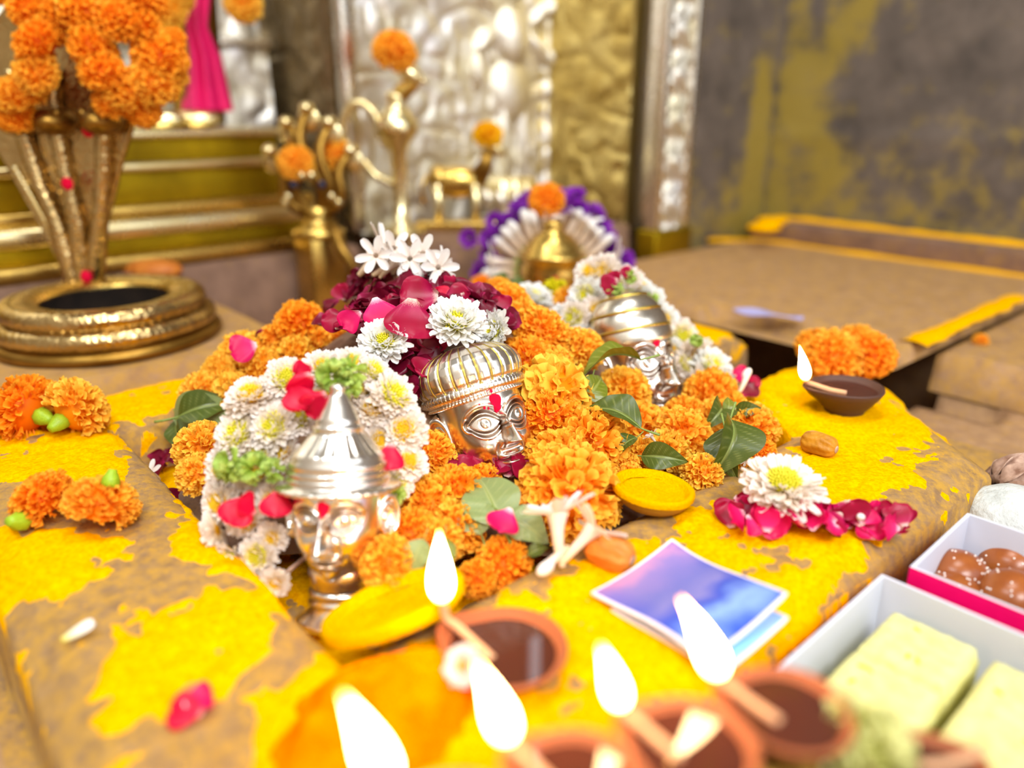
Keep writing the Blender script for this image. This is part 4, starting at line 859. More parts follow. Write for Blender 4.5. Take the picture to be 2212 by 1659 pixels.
sp1 = [(545, 862, 60, .012), (620, 822, 52, .016), (697, 798, 46, .02), (757, 790, 44, .022), (806, 806, 42, .022), (846, 858, 58, .018), (872, 930, 55, .016), (880, 1000, 46, .012), (520, 940, 60, .008), (592, 925, 55, .004), (645, 905, 46, .008),
       (488, 1015, 52, .006), (480, 1085, 50, .0), (470, 1145, 46, -.004), (535, 1120, 50, -.006), (560, 1200, 46, -.012), (505, 1200, 44, -.008), (598, 1255, 34, -.02), (800, 890, 46, .016), (818, 950, 46, .014), (858, 1040, 40, .008), (556, 1030, 50, .0), (590, 1075, 40, -.006), (700, 860, 42, .016), (770, 850, 44, .02), (560, 985, 45, .004), (590, 1160, 36, -.012), (620, 980, 40, .006)]
garland('flower_garland', 'white chrysanthemum garland with red petals wreathing the crowned silver head', sp1, 0.375, (715, 1040), rose=(
    (655, 830, .013, 'r', -.012, 2.4), (640, 850, .013, 'r', -.014, 3.6), (685, 872, .013, 'r', -.012, 2.2), (660, 800, .010, 'r', -.006, 1.6), (515, 1100, .013, 'r', -.026, 2.6), (535, 1095, .010, 'r', -.026, 0.4), (597, 1085, .012, 'r', -.026, 2.9), (612, 1075, .010, 'd', -.022, 3.2), (842, 985, .012, 'r', -.012, 2.8)),
    green=((720, 810, .013, -.006), (760, 800, .012, -.004), (752, 835, .010, -.006), (500, 1005, .013, -.016), (550, 1010, .012, -.016), (590, 1015, .009, -.018), (855, 1070, .008, -.01)))
sp2 = [(1240, 690, 42, .0), (1268, 640, 42, .01), (1302, 590, 44, .02), (1350, 612, 42, .02), (1335, 655, 40, .012), (1290, 675, 42, .0), (1250, 735, 36, -.006), (1290, 735, 34, .0), (1400, 655, 40, .02), (1432, 695, 38, .02), (1470, 725, 38, .018), (1500, 765, 42, .01), (1535, 795, 46, .0), (1565, 818, 34, -.006), (1480, 790, 38, .006), (1325, 625, 38, .016), (1450, 760, 34, .012), (1505, 815, 36, -.004), (1380, 625, 34, .024), (1275, 590, 34, .02)]
garland('flower_garland', 'white chrysanthemum garland draped behind the capped silver head', sp2, 0.575, (1390, 800), (0, 1, 2, 3), rose=((1318, 612, .013, 'c', -.02, 2.0), (1325, 605, .011, 'c', -.02, 0.5), (1356, 588, .012, 'c', -.006, 2.5)), green=((1330, 630, .011, -.018), (1362, 598, .008, -.006), (1408, 645, .008, 0.0), (1505, 735, .008, -.01)))
for px, py, k in ((1600, 815, 'p'), (1625, 830, 'c'), (1615, 845, 'd')):
    p = at(px, py, 0.006); rosepetal(p, 0.013, (0.2, -0.6, 0.7), k, 'pink and maroon petal at the end of the white garland', 'petals at the garland end')
tuberose(at(1595, 850, 0.006), at(1630, 800, 0.02), 'white tuberose tip lying at the end of the white garland', None, 4)

# ------------------------------------------------------------------ green leaves in the heap
up = (0, -0.35, 1)
leaf(P(1385, 776, 0.485), P(1250, 800, 0.478), up, 'olive', 'curved olive leaf poking out in front of the capped head', None, 0.5)
leaf(P(1280, 815, 0.475), P(1268, 870, 0.462), (0.6, -0.8, 0.4), 'oflat', 'crumpled green leaf behind the open marigold', None, 0.2)
leaf(P(1262, 865, 0.462), P(1305, 810, 0.475), (0.6, -0.8, 0.4), 'oflat', 'notched green leaf beside the open marigold', None, -0.3)
leaf(P(1385, 925, 0.44), P(1258, 872, 0.452), (0.2, -0.6, 0.8), 'dark', 'dark veined leaf with pale stalk between the marigolds', None, 0.25)
leaf(P(1375, 945, 0.438), P(1325, 985, 0.432), (-0.4, -0.8, 0.4), 'dark', 'dark leaf hanging under the veined leaf', None, 0.4)
leaf(P(1385, 985, 0.44), P(1485, 995, 0.43), (0, -0.7, 0.7), 'dark', 'dark green leaf lying behind the round powder bowl', None, 0.2)
leaf(P(1578, 905, 0.45), P(1545, 1030, 0.43), (0.1, -0.95, 0.25), 'curl', 'folded wet dark leaf standing upright at the pit edge', None, 0.0)
leaf(P(1565, 925, 0.455), P(1585, 1035, 0.435), (-0.2, -0.95, 0.25), 'dark', 'dark leaf behind the folded wet leaf', None, 0.5)
leaf(P(1560, 880, 0.49), P(1525, 925, 0.475), (0.4, -0.7, 0.5), 'curl', 'curled green leaf among marigolds near the drain notch', None, 0.3)
leaf(P(1570, 895, 0.485), P(1575, 855, 0.49), (0.1, -0.9, 0.3), 'oflat', 'pointed green leaf rising over the marigolds near the notch', None, 0.0)
leaf(P(1585, 890, 0.488), P(1645, 880, 0.483), (0, -0.6, 0.8), 'dark', 'green leaf bent over the marigold beside the notch', None, 0.4)
leaf(P(1085, 1135, 0.375), P(1030, 1015, 0.402), (0.12, -0.85, 0.55), 'flat', 'broad pale green leaf under the pink petal', None, 0.0)
leaf(P(1040, 1155, 0.375), P(1010, 1060, 0.39), (-0.3, -0.85, 0.5), 'flat', 'second broad leaf overlapped by the pale green leaf', None, 0.3)
leaf(P(1090, 1110, 0.378), P(1185, 1165, 0.366), (0.1, -0.7, 0.7), 'flat', 'pale leaf half covered by the big marigold ball', None, -0.2)
leaf(P(1140, 1200, 0.36), P(1185, 1180, 0.362), (0.1, -0.7, 0.7), 'dark', 'shaded dark leaf below the long tuberose', None, -0.2)
leaf(P(915, 1165, 0.352), P(880, 1245, 0.345), (0, -0.9, 0.3), 'flat', 'small green leaf between marigolds behind the leaning bowl', None, 0.4)
leaf(P(960, 1160, 0.352), P(950, 1245, 0.345), (0.1, -0.9, 0.3), 'olive', 'upright olive leaf behind the leaning powder bowl', None, -0.2)
leaf(at(385, 900, 0.008), at(505, 865, 0.016), (0.1, -0.6, 0.8), 'dark', 'dark leaf under the golden marigold row at the rim', None, 0.2)
leaf(at(375, 905, 0.004), at(510, 885, 0.012), (0.1, -0.95, 0.3), 'flat', 'pale leaf rolled against the white garland at the rim', None, 0.1)
leaf(at(382, 905, 0.002), at(400, 975, -0.015), (-0.3, -0.9, 0.3), 'dark', 'dark leaf hanging into the pit at its wall', None, 0.1)
tuberose(P(1525, 985, 0.435), P(1550, 1000, 0.43), 'pale green flower bud beside the folded wet leaf', None, 4)
# ------------------------------------------------------------------ bowls of powder, oil lamps, dates, packet, sweets
def shell_bowl(label, loc, r, n, h=0.62):
    root = thing('powder_bowl', label, 'bowl', loc); put(root, loc, n, 0.3, r)
    ph = np.linspace(0, math.pi/2, 16); out = np.stack([np.sin(ph), -h*np.cos(ph)], -1)
    prof = np.concatenate([[(0, -h)], out[1:], [(0.985, 0.035), (0.93, 0.045), (0.88, 0.02)], np.stack([0.86*np.cos(ph[:12]), -0.05-0.5*np.sin(ph[:12])*h], -1)])
    rough = lambda T, R, Z: (R*(1+0.02*(fbm(np.cos(T)*4+9, np.sin(T)*4+9, Z*6)-0.5)), Z+0.03*(fbm(np.cos(T)*3+5, np.sin(T)*3, Z)-0.5))
    MB().lathe(prof, 64, mod=rough).build('shell', M['shell'], root)
    mb = MB().lathe([(1.012, -0.12), (1.02, 0.0), (0.99, 0.05), (0.93, 0.06), (0.87, 0.03), (0.82, -0.06), (0.78, -0.10)], 64, mod=rough); mb.build('powder_rim', M['powder_bowl'], root)
    q = np.linspace(0, 0.86, 26); MB().lathe(np.stack([q, -0.14+0*q], -1)[::-1], 64, mod=lambda T, R, Z: (R, Z+0.10*(fbm(R*np.cos(T)*4+3, R*np.sin(T)*4+8)-0.5)+0.03*(fbm(R*np.cos(T)*14+3, R*np.sin(T)*14+8)-0.5)+0.08*R**4)).build('powder_fill', M['powder_bowl'], root)
    return root
p = P(1412, 1052, 0.402); shell_bowl('round half shell bowl heaped with yellow turmeric powder', p, 88*0.402/FPX, np.array((0.10, 0.04, 0.95)))
p = P(848, 1300, 0.318); shell_bowl('half shell bowl of yellow powder leaning on the crowned head', p, 158*0.318/FPX, np.array((-0.30, 0.22, 0.9)), 0.34)

def flame_mesh(lean):
    s = np.linspace(0, 1, 26); r = 0.5*np.sin(np.pi*s**0.62)**0.9*(1-0.45*s); r[0] = 0.12; r[-1] = 0.0
    prof = np.stack([r*0.36, s], -1)
    mb = MB().lathe(prof, 20, t=s[None]*np.ones((20, 1))); v = mb.v[0]; v[:, 0] += lean*v[:, 2]**1.5; return mb.mesh('flame', M['flame'])
FLAME = [flame_mesh(0.0), flame_mesh(-0.28), flame_mesh(-0.45)]
def diya(label, loc, r, spout, mat, fl=0.022, lean=1, h=0.55, flame=True, tilt=(0, 0, 1), group=None, wickup=0.30):
    """clay lamp: pinched bowl, oil, cotton wick over the lip, flame; spout = azimuth of the lip"""
    root = thing('oil_lamp', label, 'oil lamp', loc, 0, group); root.scale = (r, r, r)
    out = [(0.0, 0.0), (0.50, 0.0), (0.54, 0.03), (0.56, 0.18*h), (0.74, 0.47*h), (0.90, 0.76*h), (1.0, h), (0.99, h+0.04), (0.94, h+0.05), (0.90, h), (0.80, h-0.12), (0.6, h-0.28), (0.3, h-0.36), (0.0, h-0.38)]
    def pinch(T, R, Z):
        d = (T-spout+math.pi) % (2*math.pi)-math.pi; k = gauss(d, 0.42)*sstep(0.15, h, Z)*sstep(0.3, 0.8, R)
        return R*(1+0.26*k), Z-0.03*k+0.012*np.sin(3*T)
    MB().lathe(out, 72, mod=pinch).build('bowl', M[mat], root)
    MB().lathe([(0.93, h-0.10), (0.4, h-0.10), (0.0, h-0.10)], 48, mod=lambda T, R, Z: (R*(1-0.02)*(1+0.06*gauss((T-spout+math.pi) % (2*math.pi)-math.pi, 0.4)), Z)).build('oil', M['oil'], root)
    c, s_ = math.cos(spout), math.sin(spout)
    path = [(0.1*c-0.25*s_, 0.1*s_+0.25*c, h-0.11), (0.5*c-0.1*s_, 0.5*s_+0.1*c, h-0.08), (0.9*c, 0.9*s_, h+0.02), (1.15*c, 1.15*s_, h+0.10), (1.22*c, 1.22*s_, h+wickup)]
    path = np.array(path); k = np.linspace(0, 4, 20); path = np.stack([np.interp(k, range(5), path[:, i]) for i in range(3)], -1)
    w = MB().tube(path, np.interp(k, [0, 3.4, 4], [0.085, 0.075, 0.035]), 9).build('wick', M['wick'], root)
    if flame:
        f = link('flame', FLAME[lean], root); f.location = (1.22*c, 1.22*s_, h+wickup-0.14); q = fl/r; f.scale = (q, q, q)
    return root
q0 = at(1822, 890, 0.0); diya('dark clay oil lamp burning on the yellow rim', q0, 70*0.53/FPX*1.06, math.radians(176), 'clay', 0.026, 1, 0.78)
q1 = at(1092, 1452, 0.0); diya('clay oil lamp with dark oil burning on the front rim', q1, 134*0.285/FPX, math.radians(150), 'clay_orange', 0.032, 0, 0.5, wickup=0.55)
c = P(1008, 1448, 0.272); MB()
pet = link('marigold_scrap', CHR[0]); put(pet, at(1003, 1440, 0.018), (-0.3, -0.6, 0.7), 1.0, 0.0085); tag(pet, 'tiny white and yellow flower stuck on the lip of the front lamp', 'flower'); link('disc', DISC[1], pet)
# brass plate with small burning lamps on a low stool, most of it below the frame
pc = np.array((0.066, 0.062, 0.030))
st = thing('low_stool', 'low wooden stool under the plate of small lamps', 'stool', (pc[0], pc[1], FL), 0)
MB().box((-0.075, -0.075, 0.060), (0.075, 0.075, 0.0785), rotz(ROT), 0.004).build('seat', M['clay_orange'], st)
for sx in (-1, 1):
    for sy in (-1, 1): MB().box((sx*0.06-0.008, sy*0.06-0.008, 0.0), (sx*0.06+0.008, sy*0.06+0.008, 0.062), rotz(ROT), 0.002).build('leg', M['clay_orange'], st)
pl = MB().lathe([(0, 0), (0.088, 0), (0.094, 0.003), (0.098, 0.008), (0.096, 0.0085), (0.091, 0.004), (0.086, 0.0015), (0, 0.0015)], 72).build('lamp_plate', M['brass_old']); pl.location = pc-np.array((0, 0, 0.0015)); tag(pl, 'round brass offering plate carrying the small lamps', 'plate')
for (fx, fy, t, ang, ln, lean, lab) in ((1545, 1462, 0.212, 152, 0.026, 2, 'small lamp with a tall slanting flame next to the blue packet'), (1336, 1528, 0.20, 150, 0.020, 1, 'small lamp with a short stout flame on the plate'), (1092, 1600, 0.19, 150, 0.024, 1, 'small lamp burning in front of the large clay lamp'), (830, 1700, 0.176, 150, 0.027, 1, 'small lamp burning on the plate beyond the orange powder')):
    tip = P(fx, fy, t); r = 0.0165; a = math.radians(ang); base = np.array((tip[0]-1.22*r*math.cos(a), tip[1]-1.22*r*math.sin(a), pc[2]))
    hgt = max(0.004, tip[2]-pc[2]-0.70*r)
    if hgt > 0.0045:
        o = MB().lathe([(0, 0), (0.012, 0), (0.012, 0.002), (0.006, 0.005), (0.006, hgt-0.003), (0.0105, hgt), (0, hgt)], 28).build('lamp_stand', M['brass_old']); o.location = base; tag(o, 'little brass foot holding a small lamp above the plate', 'stand', 'brass feet under the small lamps')
    diya(lab, base+np.array((0, 0, hgt)), r, a, 'clay_orange', ln, lean, 0.55)
p = P(1868, 1610, 0.205); marigold(p, 0.0125, (0.2, -0.3, 0.8), 'pale yellow green flower lying on the plate of lamps', None, 'pale')
diya('unlit small clay lamp on the plate beside the pale yellow flower', np.array((P(1985, 1655, 0.2)[0], P(1985, 1655, 0.2)[1]-0.004, 0.0305)), 0.015, math.radians(20), 'clay_orange', flame=False)

# orange powder mound and a loose red petal
X, Y = np.meshgrid(np.linspace(-1, 1, 60), np.linspace(-1, 1, 60), indexing='ij'); rr = np.hypot(X, Y)+0.55*(fbm(X*1.7+2, Y*1.7+6)-0.5)
hh = np.clip(1-rr**2, 0, 1)**0.8*(0.55+0.9*(fbm(X*2.3+4, Y*2.3+1)))+0.10*(fbm(X*9, Y*9)-0.5)*(rr < 0.95)-0.05*(rr > 0.97)
o = MB().grid(np.stack([X*0.040, Y*0.028, hh*0.020-0.001], -1)).build('orange_powder', M['powder_orange']); o.location = at(835, 1570, 0.0); o.rotation_euler = (0, 0, 0.6); tag(o, 'mound of deep orange powder on the front rim of the slab', 'powder', kind='stuff')
rosepetal(at(405, 1535, 0.004), 0.011, (0.1, -0.3, 0.9), 'r', 'lone red rose petal on the bare front rim', None, 1.2)
rosepetal(at(425, 1515, 0.004), 0.009, (0.4, -0.2, 0.9), 'p', 'pale pink petal tip touching the lone red petal', None, 4.2)
def white_petal(px, py, sc, lab):
    x, y, z, U, V = petal_grid(1.0, 0.22, 0.4, 0.1, RNG, 7, 9); o = MB().grid(np.stack([x, y, z], -1), t=V).build('white_petal', M['white_petal']); put(o, at(px, py, 0.003), (0.1, -0.2, 1), -1.2, sc); solid(o, 0.03); tag(o, lab, 'petal')
white_petal(135, 1386, 0.013, 'single white petal with a yellow tip on the bare stone')

# dried dates
def date(label, p0, p1, r, mat, sd):
    p0, p1 = np.array(p0), np.array(p1); L = np.linalg.norm(p1-p0); s = np.linspace(0, 1, 40)
    prof = np.stack([r*np.clip(1-np.abs(2*s-1)**5, 0, 1)**0.5*(0.9+0.12*np.sin(s*3)), s*L], -1)
    mb = MB().lathe(prof, 48, mod=lambda T, R, Z: (R*(1+0.22*(fbm(np.cos(T)*2.2+sd, np.sin(T)*2.2+sd, Z/L*3)-0.5)+0.05*np.sin(9*T+8*fbm(Z/L*4, T*0+sd))*1.0), Z))
    root = thing('dried_date', label, 'date', p0); put(root, p0, p1-p0, 0, 1.0)
    mb.build('flesh', M[mat], root); MB().lathe([(0, L*1.005), (r*0.30, L*1.0), (r*0.34, L*0.985), (r*0.2, L*0.96)], 14).build('cap', M['husk'], root); return root
date('ochre wrinkled dried date beside the notch of the drain', at(1732, 948, 0.0065), at(1808, 972, 0.0065), 0.0072, 'date', 1)
date('orange dried date leaning below the open tuberose', at(1268, 1172, 0.008), at(1368, 1212, 0.007), 0.0078, 'date_orange', 5)

# blue printed paper packets
def packet(name, label, c, sx, sy, rz, z, mat, curl, tilt):
    U, V = np.meshgrid(np.linspace(-1, 1, 24), np.linspace(-1, 1, 24), indexing='ij')
    Z = curl*(0.5*U**2*V+0.35*V**2+0.3*np.sin(U*2.2))+0.0018*np.clip(1-np.maximum(abs(U), abs(V))**4, 0, 1)
    top = np.stack([U*sx, V*sy, Z+0.0006], -1); bot = np.stack([U*sx, V*sy, Z-0.0006-0.0018*np.clip(1-np.maximum(abs(U), abs(V))**4, 0, 1)*0.2], -1)
    root = thing(name, label, 'packet', (c[0], c[1], z), rz); root.rotation_euler = (tilt[0], tilt[1], rz)
    MB().grid(top).grid(bot, flip=True).build('printed_sleeve', M[mat], root)
    e = np.array([[-1, -1], [1, -1], [1, 1], [-1, 1], [-1, -1]]); q = np.linspace(0, 4, 97); ex, ey = np.interp(q, range(5), e[:, 0]), np.interp(q, range(5), e[:, 1])
    ez = curl*(0.5*ex**2*ey+0.35*ey**2+0.3*np.sin(ex*2.2)); MB().tube(np.stack([ex*sx, ey*sy, ez], -1), 0.0009, 6).build('sealed_edge', M['packet_edge'], root); return root
pk = [at(1268, 1240, 0.007), at(1475, 1205, 0.007), at(1706, 1335, 0.007), at(1500, 1418, 0.007)]
psx, psy = np.linalg.norm(pk[2]-pk[1])/2, (np.linalg.norm(pk[1]-pk[0])+np.linalg.norm(pk[3]-pk[2]))/4
cen = sum(pk)/4; rz = math.atan2((pk[2]-pk[1])[1], (pk[2]-pk[1])[0])
packet('paper_packet', 'pale blue paper packet underneath the printed one', cen+np.array((0.004, -0.006, 0)), psx*0.96, psy*0.96, rz+0.06, 0.003, 'packet_pale', 0.002, (0, 0))
packet('paper_packet', 'blue and violet printed paper packet with a curled corner', cen, psx*1.08, psy*1.06, rz, 0.0075, 'packet', 0.0055, (0.03, -0.02))

# flower offering on the rim
c = at(1690, 1052, 0.020); chrys(c, 100*depth(c)/FPX, tocam(c)*0.25+np.array((0.12, -0.05, 0.9)), 'white chrysanthemum with lime centre on a bed of pink petals', None, 4, 0)
for i in range(58):
    px = 1572+i/57*378; py = 1106+(px-1572)*0.045+RNG.uniform(-26, 26)*(1 if 1600 < px < 1930 else 0.4)
    k = RNG.choice(['p', 'c', 'c', 'p'])
    p = at(px, py, RNG.uniform(0.004, 0.012)); rosepetal(p, RNG.uniform(0.009, 0.0125), (RNG.normal()*0.5, -0.5+RNG.normal()*0.3, 0.6), k, 'pink and crimson rose petal strewn under the rim chrysanthemum', 'rose petals on the rim')
tuberose(at(1870, 1125, 0.006), at(1845, 1118, 0.012), 'curled pale stamen among the rim rose petals', None, 4)

# boxes of sweets on the lower floor beside the slab
def sweet_box(label, A_, B_, wid, ztop, zbot, flare=0.0006):
    """open card box; rim corner A_ (front) -> B_ (back) along the slab, width towards the right"""
    A_, B_ = np.array(A_[:2]), np.array(B_[:2]); d = (B_-A_)/np.linalg.norm(B_-A_); n = np.array((d[1], -d[0])); L = np.linalg.norm(B_-A_)
    root = thing('sweet_box', label, 'box', (A_[0], A_[1], zbot)); root.rotation_euler = (0, 0, math.atan2(d[1], d[0]))
    H = ztop-zbot; th = 0.0009; f = flare
    rim = [(0, 0), (L, 0), (L, -wid), (0, -wid)]; bas = [(f, -f), (L-f, -f), (L-f, -wid+f), (f, -wid+f)]
    for i in range(4):
        j = (i+1) % 4; q = [np.array((*bas[i], 0)), np.array((*bas[j], 0)), np.array((*rim[j], H)), np.array((*rim[i], H))]
        cn = np.array((L/2, -wid/2, H/2)); e1, e2 = q[1]-q[0], q[3]-q[0]; nn = np.cross(e1, e2); nn /= np.linalg.norm(nn)
        if nn.dot(cn-q[0]) > 0: nn = -nn
        v = q+[x-nn*th*2 for x in q]
        mb = MB().add(v, [(0, 1, 2, 3)], m=1).add(v, [(7, 6, 5, 4)], m=0).add(v, [(3, 2, 6, 7), (0, 3, 7, 4), (1, 5, 6, 2), (0, 4, 5, 1)], m=0)
        mb.build('side_panel', [M['card_in'], M['card_out']], root, smooth=False)
    MB().box((f, -wid+f, 0), (L-f, -f, 0.0016)).build('base_panel', [M['card_in']], root, smooth=False)
    return root, d, n, A_
ZR = -0.004
Ab, Bb = at(1668, 1452, ZR), at(1905, 1240, ZR)
bx, d, n, A0 = sweet_box('open pink edged box holding pale yellow milk sweets', Ab, Bb, 0.135, ZR, FL)
dl, wl = np.linalg.norm((Bb-Ab)[:2]), 0.135
bz = FL+0.0016
L1, L2 = dl-0.022, 0.036
def barfi(i, u, v, lu, lv, lab):
    mb = MB(); nx, ny = 26, 20
    U, V = np.meshgrid(np.linspace(-1, 1, nx), np.linspace(-1, 1, ny), indexing='ij'); H = 0.038
    edge = np.clip(1-np.maximum(np.abs(U), np.abs(V))**10, 0, 1)**0.5; jag = 0.03*(fbm(U*5+i*3, V*5)-0.5)
    top = np.stack([U*lu/2*(1+jag), V*lv/2*(1-jag), H*(0.80+0.20*edge)+0.0016*(fbm(U*6+i, V*6, o=5)-0.5)], -1)
    mb.grid(top); rim = np.concatenate([top[:, 0], top[-1, 1:], top[-2::-1, -1], top[0, -2:0:-1]]); k = len(rim)
    low = rim.copy(); low[:, 2] = 0; mid = rim.copy(); mid[:, 2] *= 0.5; mid[:, :2] *= 1.01+0.02*(fbm(np.arange(k)*0.4+i, 0*rim[:, 0])-0.5)[:, None]
    mb.grid(np.stack([rim, mid, low], 1), wrap=True)
    root = thing('milk_sweet', lab, 'sweet'); mb.build('block', M['barfi'], root)
    for s in range(3):
        q = MB().ball((RNG.uniform(-0.3, 0.3)*lu, RNG.uniform(-0.3, 0.3)*lv, H+0.0004), (0.0022, 0.0008, 0.0006), 8, 5, rot=rotz(RNG.uniform(0, 3))).build('saffron_thread', M['saffron'], root)
    c = A0+d*u+n*v; root.location = (c[0], c[1], bz); root.rotation_euler = (0, 0, math.atan2(d[1], d[0])); return root
GB = 'milk sweets in the pink edged box'
half = (dl-0.020)/2-0.001
for i, (u, v) in enumerate(((dl-0.011-half/2, 0.029), (0.010+half/2, 0.029), (dl-0.013-half/2, 0.070), (0.012+half/2, 0.070), (dl-0.012-half/2, 0.110), (0.011+half/2, 0.110))):
    barfi(i, u, v, half, 0.037, ('square pale yellow milk sweet with saffron in the box corner', 'square pale yellow milk sweet next to the saffron corner piece', 'pale yellow milk sweet in the middle row of the box', 'pale yellow milk sweet in the middle row of the box', 'pale yellow milk sweet in the far row of the box', 'pale yellow milk sweet in the far row of the box')[i]).__setitem__('group', GB)
B2 = at(2090, 1108, 0.0); dd = (Bb-Ab)/np.linalg.norm(Bb-Ab); A2 = B2-dd*0.074
bx2, d2, n2, A02 = sweet_box('open white box holding round brown fried sweets', A2, B2, 0.15, 0.0, FL)
def jamun(px, py, rp, z, lab):
    p = at(px, py, z); r = rp*depth(p)/FPX; mb = MB().ball((0, 0, 0), (r, r*0.98, r*0.9), 40, 26)
    v = mb.v[0]; v *= 1+0.03*(fbm(v[:, 0]*90+px, v[:, 1]*90, v[:, 2]*90)[:, None]-0.5)
    root = thing('fried_sweet', lab, 'sweet', p, 0, 'fried sweets in the white box'); mb.build('ball', M['jamun'], root)
    g = MB()
    for i in range(40):
        q = RNG.normal(size=3); q[2] = abs(q[2]); q /= np.linalg.norm(q); g.ball(q*r*np.array((1, 0.98, 0.9)), (0.0006, 0.0006, 0.0006), 5, 4)
    g.build('sugar_grains', M['sugar'], root)['kind'] = 'stuff'; return root
for px, py, rp, z, lab in ((2068, 1245, 64, -0.022, 'round brown fried sweet with a golden top in the box corner'), (2056, 1290, 62, -0.026, 'dark brown fried sweet against the pink edge'), (2185, 1225, 68, -0.024, 'reddish brown fried sweet by the box wall'), (2185, 1295, 72, -0.022, 'brown fried sweet thickly dotted with sugar'), (1995, 1310, 50, -0.036, 'fried sweet hidden low behind the pink edge')): jamun(px, py, rp, z, lab)

# green fruit with a papery husk, a white lump
p = at(2195, 1060, -0.022)
fr = thing('green_fruit', 'pale green fruit with a dry papery calyx beside the slab', 'fruit', p)
MB().ball((0.034, 0.0, 0), (0.042, 0.026, 0.026), 28, 16).build('flesh', M['fruit'], fr)
for i in range(9):
    x, y, z, U, V = petal_grid(0.030, 0.011, 0.8, -0.2, RNG, 7, 8, 0.2, 0.5); a = i/9*2*math.pi
    X = np.stack([0.004-y*0.95+0.006, x, 0.019-0.012*V**2+z*0.4], -1).reshape(-1, 3)@np.array(((1, 0, 0), (0, math.cos(a), -math.sin(a)), (0, math.sin(a), math.cos(a)))).T
    o = MB().grid(X.reshape(x.shape+(3,)), t=V).build('husk_leaf', M['husk'], fr); solid(o, 0.0005)
p = at(2185, 1130, -0.03); mb = MB().ball((0, 0, 0), (0.03, 0.028, 0.022), 40, 24); v = mb.v[0]; v *= 1+0.16*(fbm(v[:, 0]*70, v[:, 1]*70, v[:, 2]*70)[:, None]-0.5)
o = mb.build('coconut_piece', M['white_lump']); o.location = p; tag(o, 'white rough lump between the green fruit and the sweet box', 'coconut')
# ------------------------------------------------------------------ background: brass cobra on its ring
def atY(px, py, Y): d = ray(px, py); return CAM+d*(Y/d[1])
def sub(o, root): o.parent = root; o.matrix_parent_inverse = Matrix.Translation(-root.location); return o
rc = at(243, 727, 0.006); R0 = 216*depth(rc)/FPX
cob = thing('cobra_stand', 'brass cobra with a wide scaly hood rising from a coiled ring base', 'statue', rc)
MB().lathe([(R0*0.62, 0.0), (R0*1.0, 0.0), (R0*1.04, 0.003), (R0*1.03, 0.007), (R0*0.98, 0.010), (R0*0.9, 0.011), (R0*0.62, 0.011)], 96).build('base_flange', M['brass_old'], cob)
th = np.linspace(0, 2*math.pi, 97)
for nm, rr, z, tr in (('lower_coil', 0.905, 0.0175, 0.0085), ('upper_coil', 0.825, 0.032, 0.0090)):
    MB().tube(np.stack([R0*rr*np.cos(th), R0*rr*np.sin(th), z+0*th], -1), tr, 18, cap=False).build(nm, M['brass_scale'], cob)
MB().lathe([(R0*0.83, 0.040), (R0*0.70, 0.0405), (R0*0.60, 0.038), (R0*0.575, 0.034)], 96).build('inner_lip', M['brass'], cob)
MB().lathe([(R0*0.576, 0.035), (R0*0.572, 0.003), (0, 0.002)], 96).build('shade_lining', M['well_shade'], cob)  # lining that paints the hole's shade black
Yh = rc[1]+R0*0.80
vy = [655, 620, 560, 500, 420, 340, 270, 200, 120, 40, -30, -60]; lx = [160, 155, 140, 110, 65, 20, -15, -32, -20, 12, 70, 110]; rx = [212, 214, 225, 238, 258, 278, 300, 292, 270, 240, 180, 140]
V = np.linspace(655, -60, 90); U = np.linspace(-1, 1, 61)
pth = lambda v, k: np.interp(-v, [-655, -480, -380, -260, -100, 60], k)
NECKS = {'m': (186, 165, 140, 118, 105, 100), 'r': (200, 215, 222, 222, 214, 200), 'l': (176, 120, 78, 40, 20, 40)}
X = np.zeros((len(U), len(V), 3)); Xb = X.copy()
for j, v in enumerate(V):
    l, r = np.interp(-v, [-q for q in vy], lx), np.interp(-v, [-q for q in vy], rx)
    px = (l+r)/2+(r-l)/2*U
    for i in range(len(U)):
        q = atY(px[i], v, Yh); rel_ = 0.010*(1-abs(U[i])**2.5)+0.0
        X[i, j] = q+np.array((0, -rel_+0.012*abs(U[i])**3*-1.0, 0)); Xb[i, j] = q+np.array((0, 0.006-rel_*0.6-0.012*abs(U[i])**3, 0))
hood = MB().grid(X).grid(Xb, flip=True); n0 = len(U)*len(V)
rim = [(i*len(V)) for i in range(len(U))]
for j in range(len(V)-1): hood.f += [(j, j+1, n0+j+1, n0+j), ((len(U)-1)*len(V)+j+1, (len(U)-1)*len(V)+j, n0+(len(U)-1)*len(V)+j, n0+(len(U)-1)*len(V)+j+1)]; hood.m += [0, 0]
sub(hood.build('hood', M['brass_scale']), cob)
for k, kk in NECKS.items():
    vs = np.linspace(655, 150, 40); pts = [atY(pth(v, kk), v, Yh-0.016) for v in vs]
    nk = sub(MB().tube(pts, np.interp(vs, [150, 400, 655], [0.0065, 0.007, 0.0095]), 16).build('neck', M['brass_scale']), cob)
    hd = atY(pth(250, kk), 262, Yh-0.030); mb = MB().ball(hd, (0.017, 0.024, 0.012), 20, 12).ball(hd+np.array((-0.010, -0.012, 0.007)), (0.004, 0.004, 0.004)).ball(hd+np.array((0.010, -0.012, 0.007)), (0.004, 0.004, 0.004))
    sub(mb.build('head', M['brass_old']), cob)
for px, py in ((145, 397), (190, 282), (186, 598)):
    sub(MB().ball(atY(px, py, Yh-0.034 if py < 300 else Yh-0.029), (0.0055, 0.003, 0.006), 12, 8).build('vermilion_spot', M['tilak']), cob)
